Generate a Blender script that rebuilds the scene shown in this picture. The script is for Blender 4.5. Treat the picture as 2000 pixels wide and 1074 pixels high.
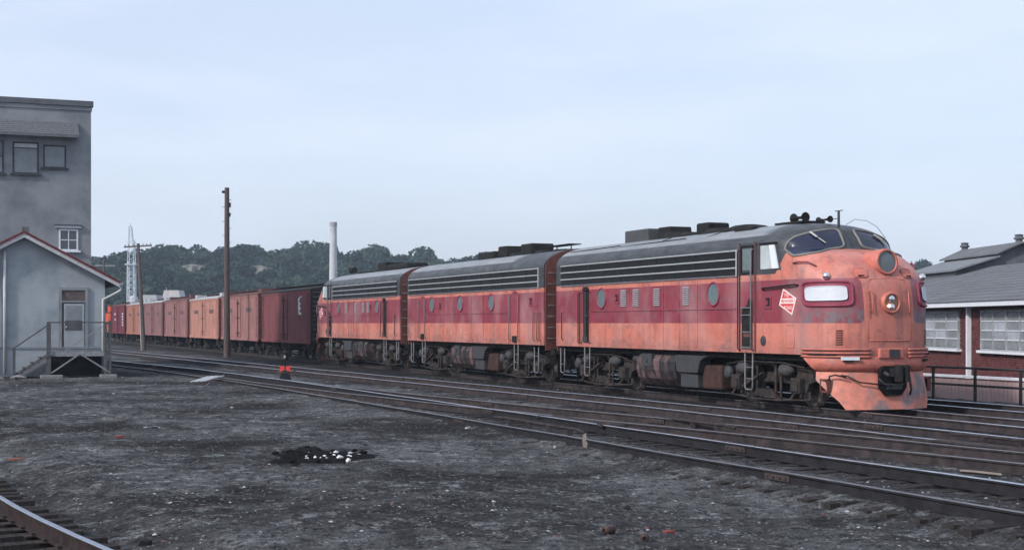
import bpy, bmesh, math, random
import numpy as np
from mathutils import Vector, Matrix
R = math.radians
random.seed(7)
for o in list(bpy.data.objects): bpy.data.objects.remove(o)
SC = bpy.context.scene
COL = SC.collection
# ------------------------------------------------------------------ camera, sky, sun, exposure
cam = bpy.data.cameras.new('camera'); camo = bpy.data.objects.new('camera', cam); COL.objects.link(camo)
camo.location = (0, 0, 2.0); camo.rotation_euler = (R(90), 0, 0)
cam.lens = 50.4; cam.sensor_width = 36.0; cam.shift_y = 0.047; cam.clip_end = 12000; cam.clip_start = 0.1
SC.camera = camo
SUN_EL, SUN_AZ = R(34), R(232)          # azimuth measured from +Y clockwise
W = bpy.data.worlds.new('World'); SC.world = W; W.use_nodes = True
nt = W.node_tree; nt.nodes.clear()
sky = nt.nodes.new('ShaderNodeTexSky'); sky.sky_type = 'NISHITA'; sky.sun_disc = False
sky.sun_elevation = SUN_EL; sky.sun_rotation = SUN_AZ
sky.air_density = 1.0; sky.dust_density = 3.0; sky.ozone_density = 2.0
tc = nt.nodes.new('ShaderNodeTexCoord')
mp = nt.nodes.new('ShaderNodeMapping'); mp.inputs['Scale'].default_value = (1.0, 1.0, 5.0); mp.inputs['Rotation'].default_value = (0, R(8), 0)
nt.links.new(tc.outputs['Generated'], mp.inputs[0])
nz = nt.nodes.new('ShaderNodeTexNoise'); nz.inputs['Scale'].default_value = 2.6; nz.inputs['Detail'].default_value = 5; nz.inputs['Roughness'].default_value = .55
nt.links.new(mp.outputs[0], nz.inputs['Vector'])
rp = nt.nodes.new('ShaderNodeMapRange'); rp.inputs[1].default_value = .40; rp.inputs[2].default_value = .66
rp.inputs[3].default_value = .60; rp.inputs[4].default_value = .88
nt.links.new(nz.outputs[0], rp.inputs[0])
mxs = nt.nodes.new('ShaderNodeMix'); mxs.data_type = 'RGBA'
nt.links.new(rp.outputs[0], mxs.inputs[0]); nt.links.new(sky.outputs[0], mxs.inputs[6])
mxs.inputs[7].default_value = (4.35, 4.8, 5.75, 1)           # thin high overcast over the blue
bg = nt.nodes.new('ShaderNodeBackground'); bg.inputs[1].default_value = 0.125
wo = nt.nodes.new('ShaderNodeOutputWorld')
nt.links.new(mxs.outputs[2], bg.inputs[0]); nt.links.new(bg.outputs[0], wo.inputs[0])
sl = bpy.data.lights.new('sun', 'SUN'); so = bpy.data.objects.new('sun', sl); COL.objects.link(so)
sl.energy = 2.3; sl.angle = R(5); sl.color = (1.0, .93, .86)
sd = Vector((math.sin(SUN_AZ)*math.cos(SUN_EL), math.cos(SUN_AZ)*math.cos(SUN_EL), math.sin(SUN_EL)))
so.rotation_euler = sd.to_track_quat('Z', 'Y').to_euler(); so.location = sd*50
SC.view_settings.view_transform = 'Standard'; SC.view_settings.look = 'None'
SC.view_settings.exposure = 0.65; SC.view_settings.gamma = 1.0
try: SC.view_settings.use_curve_mapping = False
except Exception: pass
# ------------------------------------------------------------------ helpers
CD, SD = .9273, .3742           # railway frame: t runs away along the train, u across to the right
def W2(u, t, z=0.0): return Vector((CD*u-SD*t, SD*u+CD*t, z))
ROT_T = math.atan2(-CD, SD)     # local +X points towards the camera end of the train, local +Y across
_M = {}
def N(m, t, **k):
    n = m.node_tree.nodes.new(t)
    for a, b in k.items(): setattr(n, a, b)
    return n
def mat(name, col, rough=.8, metal=0, var=.35, scale=3.0, bump=0.0, bscale=30, stretch=(1, 1, 1), col2=None, c2lo=.5, c2hi=.65, spec=.4, c2scale=None, detail=6):
    """base colour with fine value variation, an optional second colour in blotches, and bump"""
    if name in _M: return _M[name]
    m = bpy.data.materials.new(name); m.use_nodes = True; L = m.node_tree.links
    b = m.node_tree.nodes['Principled BSDF']
    b.inputs['Roughness'].default_value = rough; b.inputs['Metallic'].default_value = metal
    b.inputs['Specular IOR Level'].default_value = .08 if rough >= .75 else spec
    tc = N(m, 'ShaderNodeTexCoord'); mp = N(m, 'ShaderNodeMapping'); mp.inputs['Scale'].default_value = stretch
    L.new(tc.outputs['Object'], mp.inputs[0])
    n = N(m, 'ShaderNodeTexNoise'); n.inputs['Scale'].default_value = scale; n.inputs['Detail'].default_value = detail; n.inputs['Roughness'].default_value = .62
    L.new(mp.outputs[0], n.inputs['Vector'])
    mr = N(m, 'ShaderNodeMapRange'); mr.inputs[1].default_value = .3; mr.inputs[2].default_value = .7
    mr.inputs[3].default_value = 1-var; mr.inputs[4].default_value = 1+var*.6
    L.new(n.outputs[0], mr.inputs[0])
    src = None
    if col2 is not None:
        n2 = N(m, 'ShaderNodeTexNoise'); n2.inputs['Scale'].default_value = c2scale or scale*.6; n2.inputs['Detail'].default_value = 7; n2.inputs['Roughness'].default_value = .65
        L.new(mp.outputs[0], n2.inputs['Vector'])
        m2 = N(m, 'ShaderNodeMapRange'); m2.inputs[1].default_value = c2lo; m2.inputs[2].default_value = c2hi
        L.new(n2.outputs[0], m2.inputs[0])
        mc = N(m, 'ShaderNodeMix', data_type='RGBA'); mc.inputs[6].default_value = (*col, 1); mc.inputs[7].default_value = (*col2, 1)
        L.new(m2.outputs[0], mc.inputs[0]); src = mc.outputs[2]
    mm = N(m, 'ShaderNodeMix', data_type='RGBA', blend_type='MULTIPLY'); mm.inputs[0].default_value = 1
    if src: L.new(src, mm.inputs[6])
    else: mm.inputs[6].default_value = (*col, 1)
    L.new(mr.outputs[0], mm.inputs[7]); L.new(mm.outputs[2], b.inputs['Base Color'])
    if bump > 0:
        n3 = N(m, 'ShaderNodeTexNoise'); n3.inputs['Scale'].default_value = bscale; n3.inputs['Detail'].default_value = 5
        L.new(mp.outputs[0], n3.inputs['Vector'])
        bp = N(m, 'ShaderNodeBump'); bp.inputs['Strength'].default_value = bump; bp.inputs['Distance'].default_value = .05
        L.new(n3.outputs[0], bp.inputs['Height']); L.new(bp.outputs[0], b.inputs['Normal'])
    _M[name] = m; return m
class MB:
    def __init__(s): s.v = []; s.f = []; s.m = []; s.s = []
    def add(s, vs, fs, mi=0, sm=False):
        k = len(s.v); s.v += [tuple(v) for v in vs]
        for f in fs: s.f.append(tuple(i+k for i in f)); s.m.append(mi); s.s.append(sm)
        return s
    def box(s, x0, x1, y0, y1, z0, z1, mi=0, M=None):
        vs = [Vector((x, y, z)) for z in (z0, z1) for y in (y0, y1) for x in (x0, x1)]
        if M is not None: vs = [M @ v for v in vs]
        flip = (x1 < x0) ^ (y1 < y0) ^ (z1 < z0)
        fs = [(0, 2, 3, 1), (4, 5, 7, 6), (0, 1, 5, 4), (2, 6, 7, 3), (0, 4, 6, 2), (1, 3, 7, 5)]
        if flip: fs = [f[::-1] for f in fs]
        return s.add(vs, fs, mi)
    def bar(s, p, q, w, h=None, mi=0, up=(0, 0, 1)):
        """square-section bar from p to q"""
        h = h or w; p = Vector(p); q = Vector(q); d = (q-p); L = d.length
        if L < 1e-6: return s
        d.normalize(); up = Vector(up)
        if abs(d.dot(up)) > .98: up = Vector((1, 0, 0))
        y = up.cross(d).normalized(); z = d.cross(y)
        M = Matrix((( d.x, y.x, z.x, p.x), (d.y, y.y, z.y, p.y), (d.z, y.z, z.z, p.z), (0, 0, 0, 1)))
        return s.box(0, L, -w/2, w/2, -h/2, h/2, mi, M)
    def cyl(s, p, q, r, r2=None, n=12, mi=0, sm=True, cap=True):
        p = Vector(p); q = Vector(q); r2 = r if r2 is None else r2; d = (q-p).normalized()
        up = Vector((0, 0, 1)) if abs(d.z) < .9 else Vector((1, 0, 0))
        a = d.cross(up).normalized(); b = d.cross(a)
        vs = []; 
        for c, rr in ((p, r), (q, r2)):
            for i in range(n): t = 2*math.pi*i/n; vs.append(c+a*math.cos(t)*rr+b*math.sin(t)*rr)
        s.add(vs, [(i, (i+1) % n, n+(i+1) % n, n+i) for i in range(n)], mi, sm)
        if cap: s.add(vs[:n], [tuple(range(n))[::-1]], mi); s.add(vs[n:], [tuple(range(n))], mi)
        return s
    def tube(s, pts, r, n=6, mi=0, closed=False):
        pts = [Vector(p) for p in pts]; k = len(pts); vs = []; a0 = None
        for i, p in enumerate(pts):
            if closed: d = pts[(i+1) % k]-pts[i-1]
            else: d = pts[min(i+1, k-1)]-pts[max(i-1, 0)]
            d.normalize()
            up = Vector((0, 0, 1)) if abs(d.z) < .95 else Vector((1, 0, 0))
            a = d.cross(up).normalized() if a0 is None else (a0-d*a0.dot(d)).normalized()
            a0 = a; b = d.cross(a)
            rr = r if not isinstance(r, (list, tuple)) else r[i]
            for j in range(n): t = 2*math.pi*j/n; vs.append(p+a*math.cos(t)*rr+b*math.sin(t)*rr)
        fs = []
        for i in range(k if closed else k-1):
            for j in range(n):
                i2 = (i+1) % k
                fs.append((i*n+j, i*n+(j+1) % n, i2*n+(j+1) % n, i2*n+j))
        if not closed: fs += [tuple(range(n))[::-1], tuple(range((k-1)*n, k*n))]
        return s.add(vs, fs, mi, True)
    def lathe(s, c, ax, prof, n=24, mi=0, sm=True):
        """prof: list of (distance along axis, radius)"""
        c = Vector(c); d = Vector(ax).normalized(); up = Vector((0, 0, 1)) if abs(d.z) < .9 else Vector((1, 0, 0))
        a = d.cross(up).normalized(); b = d.cross(a); vs = []
        for h, r in prof:
            for i in range(n): t = 2*math.pi*i/n; vs.append(c+d*h+(a*math.cos(t)+b*math.sin(t))*max(r, 1e-4))
        fs = [(k*n+i, k*n+(i+1) % n, (k+1)*n+(i+1) % n, (k+1)*n+i) for k in range(len(prof)-1) for i in range(n)]
        return s.add(vs, fs, mi, sm)
    def prism(s, poly, axis, a0, a1, mi=0, M=None, sm=False):
        """extrude a 2-D polygon: axis 'x' -> (y,z), 'y' -> (x,z), 'z' -> (x,y)"""
        def P(p, a):
            v = {'x': (a, p[0], p[1]), 'y': (p[0], a, p[1]), 'z': (p[0], p[1], a)}[axis]
            return M @ Vector(v) if M is not None else Vector(v)
        n = len(poly); vs = [P(p, a0) for p in poly]+[P(p, a1) for p in poly]
        fs = [(i, (i+1) % n, n+(i+1) % n, n+i) for i in range(n)]+[tuple(range(n))[::-1], tuple(range(n, 2*n))]
        return s.add(vs, fs, mi, sm)
    def build(s, name, mats, parent=None, bevel=0, fix=True):
        me = bpy.data.meshes.new(name)
        me.from_pydata(s.v, [], s.f)
        if not isinstance(mats, (list, tuple)): mats = [mats]
        for m in mats: me.materials.append(m)
        me.polygons.foreach_set('material_index', s.m); me.polygons.foreach_set('use_smooth', s.s)
        if fix:
            bm = bmesh.new(); bm.from_mesh(me); bmesh.ops.recalc_face_normals(bm, faces=bm.faces); bm.to_mesh(me); bm.free()
        me.update()
        o = bpy.data.objects.new(name, me); COL.objects.link(o)
        if parent: o.parent = parent
        if bevel:
            bv = o.modifiers.new('bevel', 'BEVEL'); bv.width = bevel; bv.segments = 2; bv.limit_method = 'ANGLE'; bv.angle_limit = R(40)
        return o
def E(name, label, cat, loc=(0, 0, 0), rz=0, group=None, kind=None):
    o = bpy.data.objects.new(name, None); COL.objects.link(o); o.location = loc; o.rotation_euler = (0, 0, rz)
    o.empty_display_size = .2
    tag(o, label, cat, group, kind); return o
def tag(o, label=None, cat=None, group=None, kind=None):
    if label: o['label'] = label
    if cat: o['category'] = cat
    if group: o['group'] = group
    if kind: o['kind'] = kind
    return o
def link(name, me, parent, loc=(0, 0, 0), rot=(0, 0, 0), sc=(1, 1, 1)):
    o = bpy.data.objects.new(name, me); COL.objects.link(o); o.parent = parent
    o.location = loc; o.rotation_euler = rot; o.scale = sc; return o
def copy_tree(o, parent=None, keys=True):
    c = o.copy(); COL.objects.link(c); c.parent = parent
    for ch in list(o.children): copy_tree(ch, c)
    return c
def text_mesh(name, body, size, material, parent, loc, rot, ext=.003, sx=1.0, align='CENTER'):
    cu = bpy.data.curves.new(name, 'FONT'); cu.body = body; cu.size = size; cu.extrude = ext; cu.align_x = align; cu.align_y = 'CENTER'
    to = bpy.data.objects.new('tmp', cu); COL.objects.link(to)
    dg = bpy.context.evaluated_depsgraph_get(); me = bpy.data.meshes.new_from_object(to.evaluated_get(dg))
    bpy.data.objects.remove(to); bpy.data.curves.remove(cu); me.materials.clear(); me.materials.append(material)
    o = bpy.data.objects.new(name, me); COL.objects.link(o); o.parent = parent
    if isinstance(rot, Matrix): o.matrix_local = Matrix.Translation(loc) @ rot.to_4x4() @ Matrix.Diagonal((sx, 1, 1, 1))
    else: o.location = loc; o.rotation_euler = rot; o.scale = (sx, 1, 1)
    return o
# numpy value noise
_rng = np.random.RandomState(3); _tab = _rng.rand(256, 256)
def vnoise(x, y):
    xi = np.floor(x).astype(int); yi = np.floor(y).astype(int); fx = x-xi; fy = y-yi
    fx = fx*fx*(3-2*fx); fy = fy*fy*(3-2*fy); g = lambda a, b: _tab[a & 255, b & 255]
    return (g(xi, yi)*(1-fx)+g(xi+1, yi)*fx)*(1-fy)+(g(xi, yi+1)*(1-fx)+g(xi+1, yi+1)*fx)*fy
def fbm(x, y, o=4):
    s = 0; a = .5; 
    for k in range(o): s = s+a*(vnoise(x*2**k+k*17.3, y*2**k+k*5.1)-.5); a *= .55
    return s
# ------------------------------------------------------------------ materials
def livery(name, round_nose):
    m = bpy.data.materials.new(name); m.use_nodes = True; L = m.node_tree.links; b = m.node_tree.nodes['Principled BSDF']
    def math_(op, a, c=None, d=None):
        n = N(m, 'ShaderNodeMath', operation=op)
        for i, v in enumerate((a, c, d)):
            if v is None: continue
            if isinstance(v, (int, float)): n.inputs[i].default_value = v
            else: L.new(v, n.inputs[i])
        return n.outputs[0]
    tc = N(m, 'ShaderNodeTexCoord'); sp = N(m, 'ShaderNodeSeparateXYZ'); L.new(tc.outputs['Object'], sp.inputs[0])
    x, y, z = sp.outputs; ay = math_('ABSOLUTE', y); s = math_('MULTIPLY', x, -1)
    def noise(scale, st, detail=6, rough=.6):
        mp = N(m, 'ShaderNodeMapping'); mp.inputs['Scale'].default_value = st; L.new(tc.outputs['Object'], mp.inputs[0])
        n = N(m, 'ShaderNodeTexNoise'); n.inputs['Scale'].default_value = scale; n.inputs['Detail'].default_value = detail; n.inputs['Roughness'].default_value = rough
        L.new(mp.outputs[0], n.inputs['Vector']); return n.outputs[0]
    def rng(v, a, c, lo=0, hi=1):
        n = N(m, 'ShaderNodeMapRange'); L.new(v, n.inputs[0])
        for i, q in enumerate((a, c, lo, hi)): n.inputs[i+1].default_value = q
        return n.outputs[0]
    def mix(f, a, c, bt='MIX'):
        n = N(m, 'ShaderNodeMix', data_type='RGBA', blend_type=bt)
        if isinstance(f, (int, float)): n.inputs[0].default_value = f
        else: L.new(f, n.inputs[0])
        for i, q in ((6, a), (7, c)):
            if isinstance(q, tuple): n.inputs[i].default_value = (*q, 1)
            else: L.new(q, n.inputs[i])
        return n.outputs[2]
    dz = math_('SUBTRACT', math_('ABSOLUTE', math_('SUBTRACT', z, 2.515)), .395)
    if round_nose:
        dx = math_('MAXIMUM', math_('SUBTRACT', .80, ay), 0)
        dzp = math_('MAXIMUM', dz, 0)
        d = math_('SQRT', math_('ADD', math_('MULTIPLY', dx, dx), math_('MULTIPLY', dzp, dzp)))
        band = math_('LESS_THAN', d, .12)
        fy = N(m, 'ShaderNodeFloatCurve'); c = fy.mapping.curves[0]
        for (px_, py_) in ((.13, .5), (.65, .435), (.75, .39), (.775, .36)): c.points.new(px_, py_)
        c.points[0].location = (0, .51); c.points[-1].location = (1, .36)
        for p in c.points: p.handle_type = 'VECTOR'
        fy.mapping.update(); L.new(math_('DIVIDE', ay, 2.0), fy.inputs[1])
        zb = math_('SUBTRACT', math_('ADD', math_('DIVIDE', fy.outputs[0], 2.0), 3.50), rng(s, 1.95, 2.42, 0, .50))
        zb = math_('MAXIMUM', zb, 3.17)
    else:
        band = math_('LESS_THAN', dz, .12); zb = 3.17
    roof = math_('GREATER_THAN', z, zb)
    fade = noise(1.1, (1, 1, 1.3), 5)
    org = mix(rng(fade, .35, .7), (.54, .185, .138), (.41, .115, .085))
    mar = mix(rng(fade, .3, .7), (.185, .020, .038), (.25, .040, .062))
    c = mix(band, org, mar)
    # chalky wear, rain streaks and soot carried by the paint
    streak = noise(1.0, (5.5, 5.5, .35), 5, .7)
    c = mix(rng(streak, .48, .76, 0, .62), c, (.09, .06, .065))
    drip = noise(1.0, (16, 16, .8), 4, .6); c = mix(math_('MULTIPLY', rng(drip, .56, .70, 0, .5), rng(streak, .35, .6)), c, (.16, .10, .10))
    blot = noise(2.2, (1, 1, 1.6), 7, .68)
    c = mix(rng(blot, .55, .66, 0, .5), c, (.11, .085, .095))
    chalk = noise(.9, (1.2, 1.2, .8), 4, .5)
    c = mix(rng(chalk, .46, .72, 0, .30), c, (.52, .36, .36))
    fine = noise(26, (1, 1, 1), 4)
    c = mix(1.0, c, rng(fine, .3, .7, .86, 1.08), 'MULTIPLY')
    # road dirt thrown up along the bottom edge
    low = math_('MULTIPLY', rng(z, 1.7, 1.15, 0, .8), rng(blot, .35, .6))
    c = mix(low, c, (.12, .085, .085))
    rs = noise(1.3, (.8, 5, 5), 6, .7)
    rc = mix(rng(rs, .35, .7), (.020, .022, .025), (.058, .066, .075))
    rc = mix(rng(noise(3.0, (1, 1, 1), 6), .55, .7, 0, .5), rc, (.035, .035, .038))
    # paler grey along the roof crown: sky highlight painted into the colour
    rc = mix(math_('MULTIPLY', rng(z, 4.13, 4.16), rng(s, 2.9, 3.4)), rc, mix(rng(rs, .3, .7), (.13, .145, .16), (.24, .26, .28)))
    if round_nose:
        sc_ = math_('MULTIPLY', math_('MULTIPLY', rng(z, 2.42, 2.22), rng(s, 1.5, 1.1)), math_('MULTIPLY', band, rng(noise(3.2, (1, 1.6, .9), 6, .7), .47, .53)))
        c = mix(math_('MULTIPLY', sc_, .85), c, (.13, .12, .135))
    c = mix(roof, c, rc)
    L.new(c, b.inputs['Base Color'])
    L.new(rng(blot, .3, .7, .34, .62), b.inputs['Roughness'])
    b.inputs['Specular IOR Level'].default_value = .45
    bp = N(m, 'ShaderNodeBump'); bp.inputs['Strength'].default_value = .35; bp.inputs['Distance'].default_value = .03
    L.new(noise(.9, (1, 1, 1), 3), bp.inputs['Height']); L.new(bp.outputs[0], b.inputs['Normal'])
    return m
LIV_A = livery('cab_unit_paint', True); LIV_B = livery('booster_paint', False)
ORANGE = mat('faded_orange_paint', (.48, .145, .11), .55, var=.25, scale=5, col2=(.16, .11, .11), c2lo=.52, c2hi=.75, bump=.15)
ORANGE_END = mat('rusty_orange_end_paint', (.13, .042, .034), .6, var=.35, scale=3, col2=(.09, .05, .05), c2lo=.5, c2hi=.75)
MAROON = mat('faded_maroon_paint', (.22, .034, .066), .55, var=.25, scale=6)
DGREY = mat('dark_roof_grey', (.045, .047, .052), .6, var=.35, scale=4)
SOOT = mat('sooty_black_iron', (.020, .020, .021), .75, var=.5, scale=8)
TRUCK = mat('grimy_truck_iron', (.040, .037, .038), .8, var=.55, scale=7, col2=(.075, .040, .032), c2lo=.5, c2hi=.7, bump=.4)
TRUCKD = mat('dark_underframe_iron', (.012, .012, .013), .85, var=.5, scale=6)
TREAD = mat('wheel_steel', (.11, .095, .09), .6, metal=.4, var=.4, scale=12)
RUSTTANK = mat('rust_stained_tank', (.12, .075, .080), .6, var=.5, scale=4, col2=(.020, .018, .021), c2lo=.42, c2hi=.54, stretch=(1.3, 1, .8))
GREYBOX = mat('dusty_grey_box', (.036, .039, .046), .7, var=.3, scale=5)
BROWNBOX = mat('rusty_brown_tank', (.055, .032, .030), .75, var=.45, scale=4)
BRIGHT = mat('bright_trim', (.34, .37, .40), .4, metal=.2, var=.2, scale=14)
HANDR = mat('grimy_handrail', (.13, .135, .15), .6, var=.3, scale=9)
GRILLE = mat('black_grille', (.010, .011, .013), .7, var=.4, scale=10)
FIN = mat('grille_fin', (.018, .019, .023), .55, metal=.2, var=.5, scale=3, stretch=(2, 1, 1))
LOUV = mat('grey_louver', (.24, .22, .25), .6, var=.2, scale=9)
PORT = mat('porthole_glass', (.11, .15, .165), .15, var=.15, scale=8)
WHITE = mat('white_board', (.52, .56, .62), .5, var=.06, scale=8)
LETW = mat('white_lettering', (.78, .66, .66), .7, var=.2, scale=8)
LETF = mat('ghost_lettering', (.50, .21, .16), .8, var=.3, scale=10)
SIGNRED = mat('emblem_red', (.58, .06, .07), .5, var=.15, scale=8)
CHROME = mat('chromed_lamp', (.7, .7, .72), .15, metal=.9, var=.1)
def glass(name, col, rough=.06):
    m = mat(name, col, rough, var=.2, scale=2, spec=.7); return m
WIND = glass('navy_windshield_glass', (.007, .011, .035), .16)
WIND2 = glass('cab_side_glass', (.42, .47, .50), .2)
PANE = glass('dark_window_glass', (.05, .06, .07), .12)
LAMPGLASS = glass('grey_lamp_glass', (.10, .12, .13), .2)
AMBER = mat('amber_lens', (.25, .12, .06), .15, var=.2)
em = bpy.data.materials.new('lit_bulb'); em.use_nodes = True
em.node_tree.nodes['Principled BSDF'].inputs['Emission Color'].default_value = (1, .75, .55, 1)
em.node_tree.nodes['Principled BSDF'].inputs['Emission Strength'].default_value = 4; BULB = em
RAILSIDE = mat('rusty_rail_side', (.048, .039, .041), .8, var=.45, scale=5, stretch=(1, 1, 1), col2=(.026, .025, .029), c2lo=.42, c2hi=.7)
RAILTOP = mat('polished_rail_top', (.50, .55, .62), .25, metal=.85, var=.25, scale=4)
RAILDULL = mat('dull_rail_top', (.13, .135, .15), .5, metal=.4, var=.3, scale=4)
TIEM = mat('weathered_tie', (.036, .033, .034), .95, var=.5, scale=4, bump=.6, bscale=25, stretch=(1, 5, 1), col2=(.075, .073, .076), c2lo=.5, c2hi=.7)
STUCCO = mat('grey_stucco', (.235, .255, .275), .95, var=.16, scale=.8, bump=.25, bscale=40, col2=(.145, .165, .19), c2lo=.46, c2hi=.66, detail=10)
STUCCO2 = mat('pale_blue_stucco', (.315, .355, .385), .95, var=.14, scale=.9, bump=.2, bscale=40, col2=(.205, .245, .285), c2lo=.47, c2hi=.66, detail=10)
PLINTH = mat('plinth_stucco', (.21, .245, .28), .95, var=.2, scale=1.5)
FASCIA = mat('grimy_white_fascia', (.45, .46, .48), .7, var=.2, scale=4)
REDTRIM = mat('dark_red_roof_edge', (.14, .035, .04), .8, var=.3, scale=6)
ROOFG = mat('grey_roofing', (.11, .12, .135), .9, var=.3, scale=3)
WOODG = mat('weathered_grey_wood', (.095, .098, .105), .9, var=.35, scale=5, bump=.3, stretch=(1, 1, 3))
WOODP = mat('pale_bleached_wood', (.24, .255, .275), .9, var=.3, scale=6)
POLEM = mat('brown_creosote_pole', (.10, .078, .078), .9, var=.35, scale=6, stretch=(5, 5, .4), bump=.4)
POLE2 = mat('grey_brown_pole', (.11, .09, .085), .9, var=.35, scale=6, stretch=(5, 5, .4))
PALEM = mat('pale_galvanised', (.45, .52, .59), .6, var=.25, scale=3)
CONC = mat('pale_concrete', (.46, .48, .51), .85, var=.18, scale=.6, col2=(.30, .31, .33), c2lo=.55, c2hi=.7)
BRICK = mat('dark_red_brick', (.135, .050, .052), .9, var=.45, scale=6)
MORTAR = mat('grey_mortar', (.24, .22, .22), .95, var=.2)
PINKB = mat('faded_pink_boards', (.44, .33, .335), .9, var=.25, scale=4, stretch=(1, 1, .3))
SLATE = mat('grey_blue_roofing_felt', (.13, .14, .155), .95, var=.25, scale=1.2, detail=9)
WPAINT = mat('white_painted_trim', (.62, .66, .72), .7, var=.12, scale=5)
BLKPIPE = mat('black_pipe_rail', (.022, .022, .024), .7, var=.3)
FOLI = [mat('foliage_a', (.022, .048, .044), .8, var=.7, scale=.45), mat('foliage_b', (.014, .031, .032), .8, var=.7, scale=.45), mat('foliage_c', (.042, .075, .060), .8, var=.7, scale=.45)]
BARK = mat('bark', (.07, .06, .055), .95)
HILLM = mat('hillside_earth', (.018, .030, .026), .95, var=.3, scale=.05)
def ground_mat():
    m = bpy.data.materials.new('cinder_ground'); m.use_nodes = True; L = m.node_tree.links; b = m.node_tree.nodes['Principled BSDF']
    b.inputs['Roughness'].default_value = .95; b.inputs['Specular IOR Level'].default_value = .06
    tc = N(m, 'ShaderNodeTexCoord')
    def noise(sc, det=8, ro=.65, st=(1, 1, 1)):
        mp = N(m, 'ShaderNodeMapping'); mp.inputs['Scale'].default_value = st; L.new(tc.outputs['Object'], mp.inputs[0])
        n = N(m, 'ShaderNodeTexNoise'); n.inputs['Scale'].default_value = sc; n.inputs['Detail'].default_value = det; n.inputs['Roughness'].default_value = ro
        L.new(mp.outputs[0], n.inputs['Vector']); return n.outputs[0]
    def rng(v, a, c, lo=0, hi=1):
        n = N(m, 'ShaderNodeMapRange'); L.new(v, n.inputs[0])
        for i, q in enumerate((a, c, lo, hi)): n.inputs[i+1].default_value = q
        return n.outputs[0]
    def mix(f, a, c, bt='MIX'):
        n = N(m, 'ShaderNodeMix', data_type='RGBA', blend_type=bt)
        if isinstance(f, (int, float)): n.inputs[0].default_value = f
        else: L.new(f, n.inputs[0])
        for i, q in ((6, a), (7, c)):
            if isinstance(q, tuple): n.inputs[i].default_value = (*q, 1)
            else: L.new(q, n.inputs[i])
        return n.outputs[2]
    c = mix(rng(noise(.28, 6), .38, .62), (.034, .034, .036), (.112, .117, .123))
    c = mix(rng(noise(1.3, 8, .7), .48, .66, 0, .85), c, (.016, .016, .019))
    c = mix(rng(noise(2.3, 9, .78), .52, .64, 0, .75), c, (.26, .275, .29))
    c = mix(rng(noise(6.5, 8, .75), .50, .62, 0, .8), c, (.012, .012, .015))
    c = mix(rng(noise(.22, 7, .62), .49, .60, 0, .8), c, (.014, .013, .014))
    # darker bed under the running line, fading out to both sides
    sp = N(m, 'ShaderNodeVectorMath', operation='DOT_PRODUCT'); L.new(tc.outputs['Object'], sp.inputs[0]); sp.inputs[1].default_value = (CD, SD, 0)
    ab = N(m, 'ShaderNodeMath', operation='SUBTRACT'); L.new(sp.outputs['Value'], ab.inputs[0]); ab.inputs[1].default_value = 20.0
    ab2 = N(m, 'ShaderNodeMath', operation='ABSOLUTE'); L.new(ab.outputs[0], ab2.inputs[0])
    c = mix(rng(ab2.outputs[0], 4.6, 2.2, 0, .75), c, (.012, .011, .012))
    c = mix(1.0, c, rng(noise(38, 6, .78), .34, .66, .30, 1.9), 'MULTIPLY')
    L.new(c, b.inputs['Base Color'])
    bp = N(m, 'ShaderNodeBump'); bp.inputs['Strength'].default_value = 1.0; bp.inputs['Distance'].default_value = .06
    L.new(noise(17, 8, .75), bp.inputs['Height']); L.new(bp.outputs[0], b.inputs['Normal'])
    return m
GROUND = ground_mat()
# ------------------------------------------------------------------ ground, hill
def interp_path(tab, t): return np.interp(t, [a for a, _ in tab], [b for _, b in tab])
P_TAB = [(-30, 16.84), (10, 16.84), (26, 16.80), (35, 16.40), (50, 15.45), (71, 14.05), (113, 11.4), (180, 6.5), (260, -1)]
Q_TAB = [(-30, 12.3), (5, 12.0), (14, 11.84), (18, 11.67), (25, 11.56), (37, 11.2), (50, 10.75), (63, 10.0), (80, 8.1), (100, 4.8), (130, -2), (160, -11)]
R_TAB = [(-30, 16.9), (12, 16.3), (17, 15.05), (22, 14.6), (28, 13.35), (39, 11.95), (52, 11.05), (63, 10.05)]
R_TAB = [(4, 16.84), (10, 16.3), (17, 15.12), (22, 14.55), (28, 13.45), (34, 12.55), (41, 11.65), (50, 10.85), (56, 10.5)]
L_TAB = [(-20, 8.6), (0, 3.75), (6, 2.3), (13.0, .62), (17.8, -.16), (24, -.6), (40, -1.5), (60, -2.4), (80, -3.5)]
def smooth_path(tab, t0, t1, n):
    ts = np.linspace(t0, t1, n); fine = np.linspace(tab[0][0], tab[-1][0], 2000); u = interp_path(tab, fine)
    k = max(3, int(2000*8/(tab[-1][0]-tab[0][0]))) | 1; up = np.pad(u, k//2, mode='reflect', reflect_type='odd'); u = np.convolve(up, np.ones(k)/k, 'valid')
    return ts, np.interp(ts, fine, u)
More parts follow.
